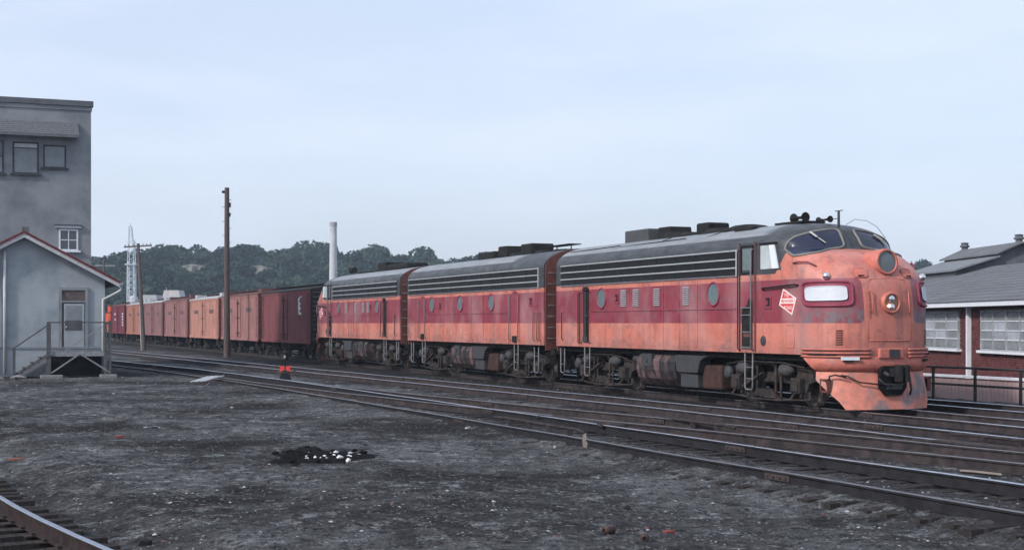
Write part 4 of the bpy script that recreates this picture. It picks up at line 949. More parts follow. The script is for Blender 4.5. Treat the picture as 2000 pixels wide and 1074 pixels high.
BR1 = carpaint('dusty_brown_car', (.24, .125, .125), (.19, .10, .105), 0)
BR2 = carpaint('greyed_brown_car', (.20, .108, .112), (.16, .09, .096), 0)
OR2 = carpaint('dusty_orange_car', (.30, .14, .11), (.23, .105, .09), 0)
MA2 = carpaint('dark_maroon_car', (.13, .035, .05), (.10, .03, .045), 0)
GR = mat('pale_grey_roof', (.36, .38, .41), .8, var=.25); BR = mat('brown_fittings', (.13, .07, .065), .85, var=.3); ENDR = mat('dark_brown_end', (.10, .05, .05), .85, var=.3)
P0 = 75.45; PT = 13.4
c1 = freight_car(P0, 'dark red brown freight car with a peeling white emblem near its right end', RB, [RB_D, HNG, ENDK, RIBM], top=3.82, kind=1, plates=False)
# peeling crescent emblem patches
m = MB(); y = -1.47
for (x, z, w, h) in ((-2.55, 3.35, .30, .12), (-2.72, 3.22, .16, .16), (-2.5, 3.08, .34, .16), (-2.72, 2.90, .18, .2), (-2.48, 2.80, .40, .16), (-2.62, 2.60, .22, .18), (-2.3, 2.52, .36, .08), (-2.2, 3.45, .22, .06)):
    a = [random.uniform(.7, 1.2) for _ in range(6)]; m.prism([(x+math.cos(k*1.047)*w*.75*a[k], z+math.sin(k*1.047)*h*.85*a[k]) for k in range(6)], 'y', y-.012, y+.0)
m.build('peeling_emblem', mat('flaking_white', (.62, .68, .68), .8, var=.5, scale=14), c1)
m = MB(); m.box(-12.0, -11.55, y-.008, y, 1.2, 1.6); m.build('data_patch', BR, c1)
freight_car(P0+PT, 'faded pinkish brown refrigerator car behind the tall bare pole', PK, [BR, HNG, ENDR], kind=0)
freight_car(P0+2*PT, 'salmon orange refrigerator car with the palest side', OR1, [GR, BR, ENDR], kind=0)
c4 = freight_car(P0+3*PT, 'dusty brown refrigerator car left of the salmon orange one', BR1, [BR, HNG, ENDR], kind=0, top=3.9)
freight_car(P0+4*PT, 'greyed brown refrigerator car right of the leaning pole', BR2, [GR, HNG, ENDR], kind=0, top=3.9)
freight_car(P0+5*PT, 'small orange refrigerator car left of the leaning pole', OR2, [GR, BR, ENDR], kind=0, top=3.9)
c7 = freight_car(P0+6*PT, 'dark maroon boxcar with white markings, last before the caboose', MA2, [BR, HNG, ENDK], kind=1, top=3.95, plates=False)
m = MB()
for z in (1.7, 2.0, 2.3, 2.6, 2.9): m.box(-2.5, -1.7, -1.49, -1.46, z, z+.2)
m.box(-9.5, -8.5, -1.49, -1.46, 2.9, 3.1); m.box(-9.2, -8.4, -1.49, -1.46, 2.3, 2.5); m.build('white_marking', WHITE, c7)
cb = E('caboose', 'bright orange red caboose at the far end of the train', 'caboose', W2(20.25, P0+7*PT), ROT_T)
CABR = carpaint('caboose_orange_red', (.55, .09, .05), (.45, .08, .05), 0)
m = MB(); m.box(-9.5, -.9, -1.4, 1.4, .95, 3.2); m.build('body', CABR, cb)
m = MB(); m.box(-9.9, -.5, -1.5, 1.5, 3.2, 3.32); m.build('roof', BR, cb); m = MB(); m.box(-6.2, -3.8, -1.1, 1.1, 3.32, 4.05); cu = m.build('cupola', CABR, cb); m = MB(); m.box(-6.3, -3.7, -1.2, 1.2, 4.05, 4.12); m.build('cupola_roof', BR, cu)
for x in (-2.2, -7.6):
    for sy in (-1, 1):
        m = MB(); m.box(x-.3, x+.3, *sorted((sy*1.4, sy*1.42)), 2.1, 2.8); m.build('window', PANE, cb)
m = MB(); m.box(-9.9, 0, -1.35, 1.35, .8, .95); m.build('platform', TRUCKD, cb)
for x in (-.05, -9.85):
    m = MB(); m.tube([(x, -1.3, .95), (x, -1.3, 1.9), (x, 1.3, 1.9), (x, 1.3, .95)], .025, 5); m.build('railing', HANDR, cb)
freight_truck(cb, -2.0); freight_truck(cb, -8.2)
# ------------------------------------------------------------------ grey tower and pale shed at left
def frame_ut(name, label, cat, u, t, z=0):        # local +X along u (to the right, slightly away), local +Y away
    return E(name, label, cat, W2(u, t, z), math.atan2(SD, CD))
tw = frame_ut('tower_building', 'tall flat-topped grey stucco building behind the pale shed', 'building', 6.88, 70)
m = MB(); m.box(-9.0, 0, 0, 9.0, -.3, 12.15); m.build('wall', STUCCO, tw)
m = MB(); m.box(-9.12, .10, -.12, 9.1, 12.15, 12.42); m.build('cornice', ROOFG, tw, .02); m = MB(); m.box(-9.04, .04, -.05, 9.05, 11.97, 12.148); m.build('cornice_moulding', STUCCO, tw)
# shingled awning: rows of battened strips
aw = MB(); x0, x1 = -8.3, -.62
aw.prism([(-.001, 11.36), (-.72, 10.70), (-.72, 10.60), (-.001, 10.66)], 'x', x0, x1); A = aw.build('awning', mat('awning_slate', (.13, .14, .155), .9, var=.25, scale=5), tw)
d = Vector((0, -.72, -.66)); 
for i in range(6):
    f0, f1 = i/6, (i+1)/6+.02; m = MB(); 
    p = Vector((0, 0, 11.36))+d*f0; q = Vector((0, 0, 11.36))+d*min(f1, 1.0)
    m.prism([(p.y, p.z+.012), (q.y, q.z+.030), (q.y, q.z+.004), (p.y, p.z+.002)], 'x', x0-.02, x1+.02); m.build('shingle_course', mat('awning_course', (.115, .125, .14), .9, var=.35, scale=9), A)
def window(parent, x0, x1, z0, z1, y, nx=2, nz=2, fr=FASCIA, gm=PANE, sash=None, sill=True, depth=.10):
    m = MB()
    for a, b, c_, d_ in ((x0-.07, x0, z0-.05, z1+.07), (x1, x1+.07, z0-.05, z1+.07), (x0, x1, z1, z1+.07), (x0, x1, z0-.05, z0)): m.box(a, b, y-.03, y+.03, c_, d_)
    for k in range(1, nx): xx = x0+(x1-x0)*k/nx; m.box(xx-.02, xx+.02, y-.018, y+.02, z0, z1)
    for k in range(1, nz): zz = z0+(z1-z0)*k/nz; m.box(x0, x1, y-.018, y+.02, zz-.02, zz+.02)
    w = m.build('window', fr, parent)
    for i in range(nx):
        for j in range(nz):
            g = MB(); a = x0+(x1-x0)*i/nx; b = x0+(x1-x0)*(i+1)/nx; c_ = z0+(z1-z0)*j/nz; d_ = z0+(z1-z0)*(j+1)/nz
            g.box(a, b, y-.010, y-.002, c_, d_); g.build('pane', gm if not isinstance(gm, list) else gm[(i+j) % len(gm)], w)
    if sill: s_ = MB(); s_.box(x0-.18, x1+.18, y-.10, y+.0, z0-.14, z0-.05); s_.build('sill', fr, w)
    return w
DKF = mat('dark_window_frame', (.06, .065, .075), .8); DUSTY = mat('dusty_grey_pane', (.20, .225, .25), .5, var=.2)
window(tw, -4.9, -4.0+.05, 8.95, 10.35, -.01, 1, 2, DKF, [DUSTY, PANE]); window(tw, -3.42, -2.42, 8.97, 10.30, -.01, 1, 1, DKF, DUSTY)
m = MB(); m.box(-3.42, -2.42, -.05, -.02, 10.12, 10.30); m.build('blind', FASCIA, tw); m = MB(); m.box(-3.42, -2.42, -.055, -.02, 10.08, 10.12); m.build('blind_bar', DKF, tw)
window(tw, -2.08, -1.20, 9.28, 10.22, -.01, 1, 1, DKF, DUSTY)
window(tw, -6.9, -5.9, 8.95, 10.35, -.01, 1, 2, DKF, DUSTY)
window(tw, -1.38, -.66, 5.45, 6.32, -.02, 2, 2, WPAINT, PANE, depth=.1)
m = MB(); m.box(-1.62, -.45, -.12, -.0, 6.44, 6.56); m.build('lintel', STUCCO2, tw); m = MB(); m.box(-1.66, -.41, -.14, 0, 6.56, 6.60); m.build('lintel_cap', DKF, tw)
m = MB(); 
for k in range(1): m.tube([(-5.6, -.005, 11.2), (-5.5, -.006, 9.0), (-5.62, -.006, 6.4)], .012, 4)
m.build('wall_crack', DKF, tw)
# shed
sh = frame_ut('signal_shed', 'pale blue grey gabled shed with porch steps, in front of the grey tower', 'building', 3.32, 59.95)
H2 = 3.11; EZ, RZ = 3.83, 5.48
m = MB(); m.prism([(-H2, -.1), (H2, -.1), (H2, EZ), (0, RZ), (-H2, EZ)], 'y', 0, 8.0); m.build('wall', STUCCO2, sh)
m = MB(); m.box(-H2-.03, H2+.03, -.03, 8.03, -.12, .98); m.build('plinth', STUCCO2, sh); m = MB(); m.box(-H2-.05, H2+.05, -.06, 8.05, .98, 1.06); m.build('belt_course', PLINTH, sh)
sl_ = (RZ-EZ)/H2
for sg in (-1, 1):
    e = H2+.55; m = MB(); m.prism([(0, RZ+.02), (sg*e, RZ+.02-e*sl_), (sg*e, RZ+.14-e*sl_), (0, RZ+.14)], 'y', -.36, 8.3); r_ = m.build('roof', ROOFG, sh)
    m = MB(); m.prism([(0, RZ-.10), (sg*e, RZ-.10-e*sl_), (sg*e, RZ+.06-e*sl_), (0, RZ+.06)], 'y', -.40, -.355); m.build('bargeboard', FASCIA, r_)
    m = MB(); m.prism([(0, RZ+.06), (sg*e, RZ+.06-e*sl_), (sg*e, RZ+.16-e*sl_), (0, RZ+.16)], 'y', -.43, -.352); m.build('roof_edge', REDTRIM, r_)
    for k in range(9):
        f = k/9; m = MB(); xa, xb = sg*e*f, sg*e*(f+1/9+.01); m.prism([(xa, RZ+.142-abs(xa)*sl_), (xb, RZ+.142-abs(xb)*sl_), (xb, RZ+.175-abs(xb)*sl_), (xa, RZ+.150-abs(xa)*sl_)], 'y', -.35, 8.3); m.build('shingle_course', ROOFG, r_)
    m = MB(); m.box(*sorted((sg*(e), sg*(e+.12))), -.36, 8.3, RZ-.02-e*sl_, RZ+.10-e*sl_); m.build('gutter', FASCIA, r_)
m = MB(); m.box(.0, .28, 1.2, 1.5, 5.2, 5.9); m.build('flue', ROOFG, sh)
m = MB(); e = H2+.6; m.tube([(e, -.28, RZ-.05-e*sl_), (e-.02, -.28, RZ-.2-e*sl_), (H2-.08, -.1, 2.95), (H2-.08, -.1, 0)], .055, 8); m.build('downspout', FASCIA, sh)
for xx, r_ in ((-.72, .06), (-.98, .045)):
    m = MB(); m.tube([(xx, -.09, 4.85 if xx > -.8 else 4.6), (xx, -.09, 0)], r_, 8); m.build('wall_pipe', FASCIA, sh)
# door with transom, casing and a dark screen panel
m = MB()
for a, b, c_, d_ in ((1.32, 1.44, .98, 3.32), (2.34, 2.46, .98, 3.32), (1.32, 2.46, 3.32, 3.44), (1.44, 2.34, 2.83, 2.90)): m.box(a, b, -.07, -.001, c_, d_)
dr = m.build('door_casing', STUCCO, sh)
m = MB(); m.box(1.44, 2.34, -.03, -.002, 2.90, 3.32); m.build('transom', mat('rusty_transom', (.12, .10, .10), .8, var=.5, scale=5), dr)
m = MB(); m.box(1.52, 2.30, -.05, -.004, .98, 2.78); m.build('door', STUCCO2, dr, .01)
m = MB(); m.box(1.44, 1.52, -.045, -.003, .98, 2.83); m.box(1.52, 2.34, -.045, -.003, 2.78, 2.83); m.build('door_gap', DKF, dr)
m = MB(); m.box(1.58, 2.20, -.06, -.05, 1.95, 2.05); m.box(1.56, 2.22, -.062, -.05, 1.72, 2.10); m.build('door_screen', mat('dark_screen', (.07, .072, .08), .7), dr)
m = MB(); m.box(1.60, 2.18, -.062, -.05, 2.12, 2.70); m.build('door_glass', DUSTY, dr)
m = MB(); m.cyl((1.60, -.09, 1.85), (1.60, -.05, 1.85), .03); m.build('knob', CHROME, dr)
m = MB(); m.box(.98, 3.1, -.075, -.06, -.1, .72); m.build('under_deck_shade', mat('painted_deck_shade', (.01, .01, .012), 1), sh)  # black sheet on the wall, standing in for the shade beneath the deck
# porch: a thing of its own
po = frame_ut('porch', 'weathered wooden porch with steps and braces at the shed door', 'porch', 3.32, 59.95)
for k in range(9):
    m = MB(); x = 1.02+k*.235; m.box(x, x+.225, -1.25, -.09, .84, .89); m.build('plank', WOODG, po)
m = MB(); m.box(.98, 3.2, -1.30, -1.25, .70, .89); m.build('deck_fascia', WOODP, po)
for x in (.85, 3.0, 3.16):
    m = MB(); m.box(x-.08 if x < 2 else x-.05, x+.08 if x < 2 else x+.05, -1.36, -1.22, -.1 if x < 2 else -.08, 2.03 if x < 3.1 else 2.1); m.build('post', WOODG, po)
for a, b in (((.95, -1.34, .06), (2.02, -1.34, .80)), ((3.15, -1.34, .06), (2.02, -1.34, .80))): m = MB(); m.bar(a, b, .09, .05); m.build('brace', WOODP, po)
m = MB(); m.bar((.8, -1.3, 2.03), (3.2, -1.3, 2.03), .07, .05); m.build('handrail', WOODG, po)
m = MB(); m.bar((1.45, -1.3, .9), (3.0, -1.3, 1.95), .04, .04); m.build('brace', WOODP, po)
m = MB(); m.bar((3.16, -1.25, 1.98), (3.16, -.08, 1.98), .06); m.build('side_rail', WOODG, po)
for k in range(4):
    m = MB(); x = .76-.30*k; z = .68-.2*k; m.box(x-.26, x+.04, -1.25, -.2, z-.04, z); m.build('step', WOODG, po)
for y in (-1.28, -.2):
    m = MB(); m.bar((.85, y, .74), (-.42, y, -.08), .20, .05); m.build('stringer', WOODG, po)
m = MB(); m.box(-.48, -.38, -1.34, -1.24, -.1, 1.05); m.build('newel', WOODG, po)
m = MB(); m.bar((-.45, -1.3, 1.02), (.82, -1.3, 1.92), .05, .05); m.build('stair_rail', WOODG, po)
for k, (x, w, lab) in enumerate([(3.1, .32, 'pale concrete block under the right porch post'), (.95, .42, 'flat concrete block under the left porch post')]):
    m = MB(); m.box(x-w, x+w, -1.6, -1.1, -.22, -.02); o = m.build('concrete_block', mat('block_grey', (.20, .205, .215), .9, var=.3, scale=8, bump=.4), None, .03); o.location = W2(3.32, 59.95); o.rotation_euler = (0, 0, math.atan2(SD, CD)); tag(o, lab, 'concrete block')
def rock(name, loc, s, m, label, cat='rock', group=None, sq=.6, seed=None):
    rr = random.Random(seed or hash((round(loc[0], 2), round(loc[1], 2))) & 0xffff); bm = bmesh.new(); bmesh.ops.create_icosphere(bm, subdivisions=1, radius=1)
    ax = [rr.uniform(.7, 1.3) for _ in range(3)]
    for v in bm.verts:
        n_ = 1+.75*(rr.random()-.5); v.co = Vector((v.co.x*ax[0], v.co.y*ax[1], v.co.z*ax[2]*sq))*n_*s
    me = bpy.data.meshes.new(name); bm.to_mesh(me); bm.free(); me.materials.append(m); o = bpy.data.objects.new(name, me); COL.objects.link(o); o.location = loc; o.rotation_euler = (0, 0, rr.uniform(0, 6))
    return tag(o, label, cat, group)
gz = lambda X, Y: float(ground_z(np.array([X]), np.array([Y]))[0])
for k, (u, t, s, lab) in enumerate([(3.05, 58.4, .42, 'grey stone slab at the foot of the porch steps'), (2.3, 58.6, .35, 'low pale stone left of the porch steps')]):
    p = W2(u, t); rock('stone_slab', (p.x, p.y, gz(p.x, p.y)+.02), s, mat('slab_stone', (.26, .25, .27), .9, var=.3, scale=6), lab, 'stone', sq=.35, seed=k+3)
# ------------------------------------------------------------------ poles, tower mast, chimney
p = W2(17.3, 91.3)
tp = E('utility_pole', 'tall bare brown pole standing in front of the freight cars', 'utility pole', (p.x, p.y, -.25))
m = MB(); m.cyl((0, 0, 0), (0, 0, 10.85), .21, .145, 14); m.build('pole', POLEM, tp)
for k in range(9):
    m = MB(); z = 6.9+k*.45; sg = 1 if k % 2 else -1; m.cyl((sg*.1, -.05, z), (sg*.30, -.05, z+.02), .018, n=6); m.build('climbing_step', SOOT, tp)
m = MB(); m.box(-.30, -.12, -.08, .08, 10.5, 10.66); m.box(.1, .24, -.08, .08, 9.6, 9.9); m.box(.1, .22, -.08, .08, 9.0, 9.25); m.build('bracket', SOOT, tp)
p = W2(15.8, 118.7)
lp = E('utility_pole', 'thin leaning pole with one crossarm beside the freight cars', 'utility pole', (p.x, p.y, -.25)); lp.rotation_euler = (0, R(-3.2), 0)
m = MB(); m.cyl((0, 0, 0), (0, 0, 8.7), .17, .13, 12); m.build('pole', POLE2, lp); m = MB(); m.box(-1.15, 1.1, -.06, .06, 8.42, 8.54); ca = m.build('crossarm', POLE2, lp)
m = MB(); m.bar((-.19, -.1, 0), (-.13, -.1, 3.6), .10, .05); m.build('white_conduit', FASCIA, lp)
for x in (-1.05, -.75, -.4, .4, .7, 1.0): m = MB(); m.cyl((x, 0, 8.54), (x, 0, 8.68), .035, n=6); m.build('insulator', PORT, ca)
X = (203-1000)/2800*150
lp = E('utility_pole', 'distant pole whose pale crossarm shows just over the shed roof', 'utility pole', (X, 150, -.25)); m = MB(); m.cyl((0, 0, 0), (0, 0, 9.0), .16, .12, 10); m.build('pole', POLE2, lp)
m = MB(); m.box(-1.0, 1.2, -.06, .06, 8.2, 8.32); m.build('crossarm', WOODP, lp)
# lattice mast
X = (257-1000)/2800*200
mast = E('lattice_mast', 'pale lattice mast rising behind the orange freight car', 'lattice mast', (X, 200, -.3))
hw_ = lambda z: .52-.27*max(0, (z-9.5))/6
for sx in (-1, 1):
    for sy in (-1, 1):
        m = MB(); m.bar((sx*.55, sy*.5, 0), (sx*.45, sy*.45, 10.8), .14); m.bar((sx*.45, sy*.45, 10.8), (sx*.16-.18, sy*.16, 15.8), .08); m.build('leg', PALEM, mast)
for k in range(12):
    z = .9*k; m = MB(); w = .53-.008*k
    m.bar((-w, -w+.02, z), (w, -w+.02, z+.9), .06); m.bar((w, -w-.02, z), (-w, -w-.02, z+.9), .06); m.bar((-w, -w, z+.9), (w, -w, z+.9), .06); m.bar((-w, w, z), (w, w, z+.9), .06); m.build('lattice_brace', PALEM, mast)
for k in range(6):
    z = 10.8+.8*k; a = .45-.05*k; m = MB(); m.bar((-a-.03*k, -a, z), (a-.03*k, -a, z+.8), .05); m.bar((a-.03*k, -a, z), (-a-.03*k, -a, z+.8), .05); m.build('lattice_brace', PALEM, mast)
m = MB(); m.box(-.85, .75, -.6, .6, 10.4, 10.55); m.bar((.55, 0, 10.5), (.45, 0, 13.8), .12); m.build('platform', PALEM, mast)
m = MB(); m.cyl((-.18, 0, 15.7), (-.18, 0, 16.2), .06); m.build('finial', PALEM, mast)
X = (651-1000)/2800*300
ch = E('factory_chimney', 'tall pale factory chimney standing before the wooded hill', 'chimney', (X, 300, -.4))
m = MB(); m.cyl((0, 0, 0), (0, 0, 22.6), .98, .72, 28); m.build('shaft', CONC, ch)
m = MB(); m.cyl((0, 0, 22.6), (0, 0, 23.5), .78, .78, 28); m.build('crown_ring', mat('sooty_concrete', (.30, .31, .33), .9, var=.3), ch)
# small things beyond the train roofs
for k, (pxx, Y, w, z0, z1, lab, mm) in enumerate([(261, 210, 4.2, 0, 5.3, 'round pale tank top beyond the orange freight car', FASCIA), (295, 215, 3.6, 0, 5.6, 'grey hut roof beyond the greyed brown car', GR), (340, 215, 3.4, 0, 6.2, 'pale roofed hut beside the small flag', FASCIA)]):
    X = (pxx-1000)/2800*Y; b = E('storage_tank' if k == 0 else 'yard_hut', lab, 'tank' if k == 0 else 'hut', (X, Y, -.3)); b.scale = (.8, 1, 1.16)
    if k == 0: m = MB(); m.lathe((0, 0, 0), (0, 0, 1), [(0, .85), (4.6, .85), (5.1, .82), (5.4, .6), (5.5, 0)], 24); m.build('tank_shell', mm, b)
    else:
        m = MB(); m.box(-w/2+.2, w/2-.2, -1.5, 1.5, 0, z1-1.0); m.build('wall', STUCCO, b); m = MB(); m.prism([(-w/2, z1-1.0), (w/2, z1-1.0), (w/2-.35, z1), (-w/2+.35, z1)], 'y', -1.8, 1.8); m.build('roof', mm, b)
X = (325-1000)/2800*205
fl = E('flagpole', 'thin flagpole flying a small pale flag beyond the freight cars', 'flagpole', (X, 205, -.3)); m = MB(); m.cyl((0, 0, 0), (0, 0, 7.4), .05, .035, 8); m.build('pole', PALEM, fl)
m = MB(); m.add([(.04, 0, 7.1), (.4, .05, 6.85), (.8, -.04, 6.55), (.78, -.04, 6.2), (.4, .05, 6.45), (.04, 0, 6.6)], [(0, 1, 4, 5), (1, 2, 3, 4)]); o = m.build('flag', mat('pale_red_white_flag', (.62, .45, .46), .8, var=.4, scale=6), fl); so_ = o.modifiers.new('thick', 'SOLIDIFY'); so_.thickness = .02
# ------------------------------------------------------------------ right side: railing, board fence, brick building
def on_ut(name, label, cat, u, t): return E(name, label, cat, W2(u, t), ROT_T)   # local +X to camera, +Y away to the right
rl = on_ut('pipe_railing', 'black pipe railing running behind the far track', 'railing', 25.65, 30)
for k in range(12):
    x = 7.9-1.72*k; m = MB(); m.box(x-.03, x+.03, -.03, .03, -.3, .80); m.build('post', BLKPIPE, rl)
for z in (.80, .34): m = MB(); m.tube([(9, 0, z), (-12, 0, z)], .032, 8); m.build('rail', BLKPIPE, rl)
bf = on_ut('board_fence', 'faded pink vertical board fence with a pale cap, behind the railing', 'fence', 27.0, 30)
mm = MB(); mm.box(-.155/2, .155/2, -.02, .02, -.35, .44); bo = mm.build('board', PINKB, bf); bmh = bo.data; bpy.data.objects.remove(bo)
for k in range(125): link('board', bmh, bf, (8.8-k*.165, random.uniform(-.006, .006), random.uniform(-.01, .01)), (0, 0, 0))
mm = MB(); mm.box(-.02, .02, -.035, -.02, -.3, .43); bo = mm.build('batten', PINKB, bf); bmh = bo.data; bpy.data.objects.remove(bo)
for k in range(125): link('batten', mat and bmh, bf, (8.8-k*.165+.0825, 0, 0))
m = MB(); m.box(-12, 9.1, -.09, .09, .46, .53); m.build('cap_board', WPAINT, bf)
# brick building: front wall runs almost straight away from us
ang = math.atan2(1, -.0475)              # direction away along the wall
bb = E('brick_building', 'low brick building with wide white-framed windows and a grey hipped roof', 'building', (15.72, 43.0, 0), ang)
# local +X runs away from us, local +Y to the left (towards the train)
BL0, BL1 = -7.0, 40.0
m = MB(); m.box(BL0, BL1, -12, -.12, -.3, 2.6); m.build('wall', MORTAR, bb)
SILL, HEAD = 1.11, 2.42
wins = [(-6.0, -2.1), (-.9+.0, 4.45), (6.75, 11.6), (13.8, 18.6), (20.8, 25.6), (27.8, 32.6)]
wins = [(-6.6, -2.4), (.2, 4.55), (6.6, 11.4), (13.6, 18.4), (20.6, 25.4), (27.6, 32.4)]
br = MB(); row = 0; z = -.25; cnt = 0
while z < 2.5:
    x = BL0+(.11 if row % 2 else 0)
    while x < 24:
        inside = any(a-.02 < x+.1 < b+.02 for a, b in wins) and SILL-.07 < z < HEAD+.02
        if not inside:
            j = random.uniform(0, .012); br.v += [(x, -.12, z), (x+.205, -.12, z), (x+.205, -.12, z+.062), (x, -.12, z+.062), (x, -.10+j, z), (x+.205, -.10+j, z), (x+.205, -.10+j, z+.062), (x, -.10+j, z+.062)]
            k = len(br.v)-8; q = [(4, 5, 6, 7), (0, 1, 5, 4), (3, 7, 6, 2), (0, 4, 7, 3), (1, 2, 6, 5)]; br.f += [tuple(i+k for i in f) for f in q]; br.m += [0]*5; br.s += [False]*5; cnt += 1
        x += .222
    z += .078; row += 1
o = br.build('brick', BRICK, bb); o['kind'] = 'stuff'
WGL = [mat('curtained_pane_a', (.34, .38, .43), .4, var=.2, scale=2), mat('curtained_pane_b', (.20, .22, .24), .35, var=.3, scale=2), mat('curtained_pane_c', (.27, .30, .34), .4, var=.25, scale=2)]
for (a, b) in wins:
    w = MB(); ww = b-a
    for (x0, x1, z0, z1) in ((a, a+.07, SILL, HEAD), (b-.07, b, SILL, HEAD), (a+.07, b-.07, HEAD-.06, HEAD), (a+.07, b-.07, SILL, SILL+.05)): w.box(x0, x1, -.10, -.02, z0, z1)
    ncol = 4
    for k in range(1, ncol): x = a+ww*k/ncol; w.box(x-.04, x+.04, -.10, -.02, SILL+.05, HEAD-.06)
    wo_ = w.build('window', mat('window_grey_frame', (.30, .32, .35), .7), bb)
    for k in range(ncol):
        for j in range(4):
            g = MB(); xa = a+ww*k/ncol+.04; xb = a+ww*(k+1)/ncol-.04; za = SILL+.05+(HEAD-SILL-.11)*j/4; zb_ = SILL+.05+(HEAD-SILL-.11)*(j+1)/4
            g.box(xa, xb, -.08, -.06, za+.015, zb_-.015); g.build('pane', WGL[(k*2+j) % 3] if 0 < j < 3 else WGL[1], wo_)
            if j: g = MB(); g.box(xa, xb, -.07, -.035, za-.015, za+.015); g.build('glazing_bar', WPAINT, wo_)
    s_ = MB(); s_.box(a-.15, b+.15, -.10, .06, SILL-.09, SILL-.005); s_.build('sill', WPAINT, wo_)
for x in (5.6, 12.5, 19.5): m = MB(); m.box(x-.07, x+.07, -.09, .05, -.2, 2.55); m.build('downspout', WPAINT, bb)
m = MB(); m.box(BL0-.4, BL1+.3, .02, .40, 2.55, 2.72); m.build('eave_fascia', WPAINT, bb)
m = MB(); m.prism([(BL0-.5, 2.70), (BL1+.4, 2.70), (BL1+.4, 2.60), (BL0-.5, 2.60)], 'y', -.1, .42); 
# roof slopes: ridge 6 m behind the wall
m = MB(); RY, RH = -6.3, 4.5
def V(x, y, z): return (x, y, z)
vs = [V(BL0-.5, .45, 2.72), V(BL1+.4, .45, 2.72), V(BL1-5, RY, RH), V(BL0+5, RY, RH), V(BL0-.5, -12.9, 2.72), V(BL1+.4, -12.9, 2.72)]
m.add(vs, [(0, 1, 2, 3), (5, 4, 3, 2), (4, 0, 3), (1, 5, 2), (0, 4, 5, 1)]); rf = m.build('roof', SLATE, bb)
for k in range(1, 14):
    f = k/14; y = .45+(RY-.45)*f; z = 2.72+(RH-2.72)*f; m = MB(); xa = BL0-.5+5.5*f; xb = BL1+.4-5.4*f
    m.box(xa, xb, y-.02, y+.02, z-.01, z+.008); m.build('felt_seam', mat('seam_dark', (.10, .108, .12), .95), rf)
# ventilating monitor with gable ends and two finial stacks
mo = E('roof_monitor', 'gabled ventilator with two small stacks on the grey hipped roof', 'roof ventilator', (0, 0, 0), ang)
mo.location = Matrix.Rotation(ang, 4, 'Z') @ Vector((19.6, -7.6, -.25)) + Vector((15.72, 43.0, 0))
m = MB(); prof = [(-2.9, 4.3), (-2.9, 4.55), (-1.05, 5.12), (-.95, 5.30), (0, 5.72), (.95, 5.30), (1.05, 5.12), (2.9, 4.55), (2.9, 4.3)]
m.prism(prof, 'x', .2, 7.0); m.build('gable_body', mat('monitor_grey', (.10, .108, .12), .9, var=.2), mo)
for sg in (-1, 1):
    m = MB(); m.prism([(sg*3.05, 4.52), (sg*1.0, 5.15), (sg*1.0, 5.22), (sg*3.05, 4.60)], 'x', -.1, 7.3); m.build('lower_slope', mat('pale_roof_sheet', (.17, .185, .205), .75, var=.2), mo)
    m = MB(); m.prism([(sg*1.12, 5.27), (0, 5.76), (0, 5.84), (sg*1.12, 5.34)], 'x', -.1, 7.3); m.build('upper_slope', SLATE, mo)
for x in (.3, 6.9):
    m = MB(); m.lathe((x, 0, 5.68), (0, 0, 1), [(0, .2), (.2, .15), (.24, .15), (.26, .22), (.34, .23), (.36, .17), (.44, .17), (.46, .22), (.5, 0)], 18); m.build('stack', ROOFG, mo)
# ------------------------------------------------------------------ switch stand, boards, debris
p = Vector(((557-1000)/2800*53.0, 53.0, 0)); p.z = gz(p.x, p.y)
sw = E('switch_stand', 'low black switch stand with a red target between the tracks', 'switch stand', p)
sw.scale = (.62, .62, .86)
m = MB(); m.prism([(-.36, 0), (.36, 0), (.27, .30), (.12, .42), (-.12, .42), (-.27, .30)], 'y', -.18, .18); m.build('base', SOOT, sw, .02)
m = MB(); m.cyl((0, 0, .4), (0, 0, 1.35), .035, n=8); m.build('mast', SOOT, sw)
REDT = mat('signal_red', (.55, .04, .035), .5, var=.12)
for a in (-1, 1):
    m = MB(); m.prism([(.05*a, .54), (.36*a, .44), (.29*a, .57), (.36*a, .72), (.05*a, .68)], 'y', -.03-.04*a, .0-.04*a); m.build('target', REDT, sw)
m = MB(); m.cyl((0, 0, .95), (0, 0, 1.28), .19, .16, 14); m.cyl((0, 0, 1.28), (0, 0, 1.38), .22, .06, 14); lm = m.build('lamp', SOOT, sw)
m = MB(); m.cyl((0, -.17, 1.10), (0, -.22, 1.10), .07, n=14); m.build('lens', CHROME, lm)
m = MB(); m.bar((.1, 0, .36), (.62, -.1, .5), .05); m.build('throw_lever', SOOT, sw)
m = MB(); m.bar((-.1, -.1, .05), (-.1, -1.1, .03), .04); m.build('connecting_rod', SOOT, sw)
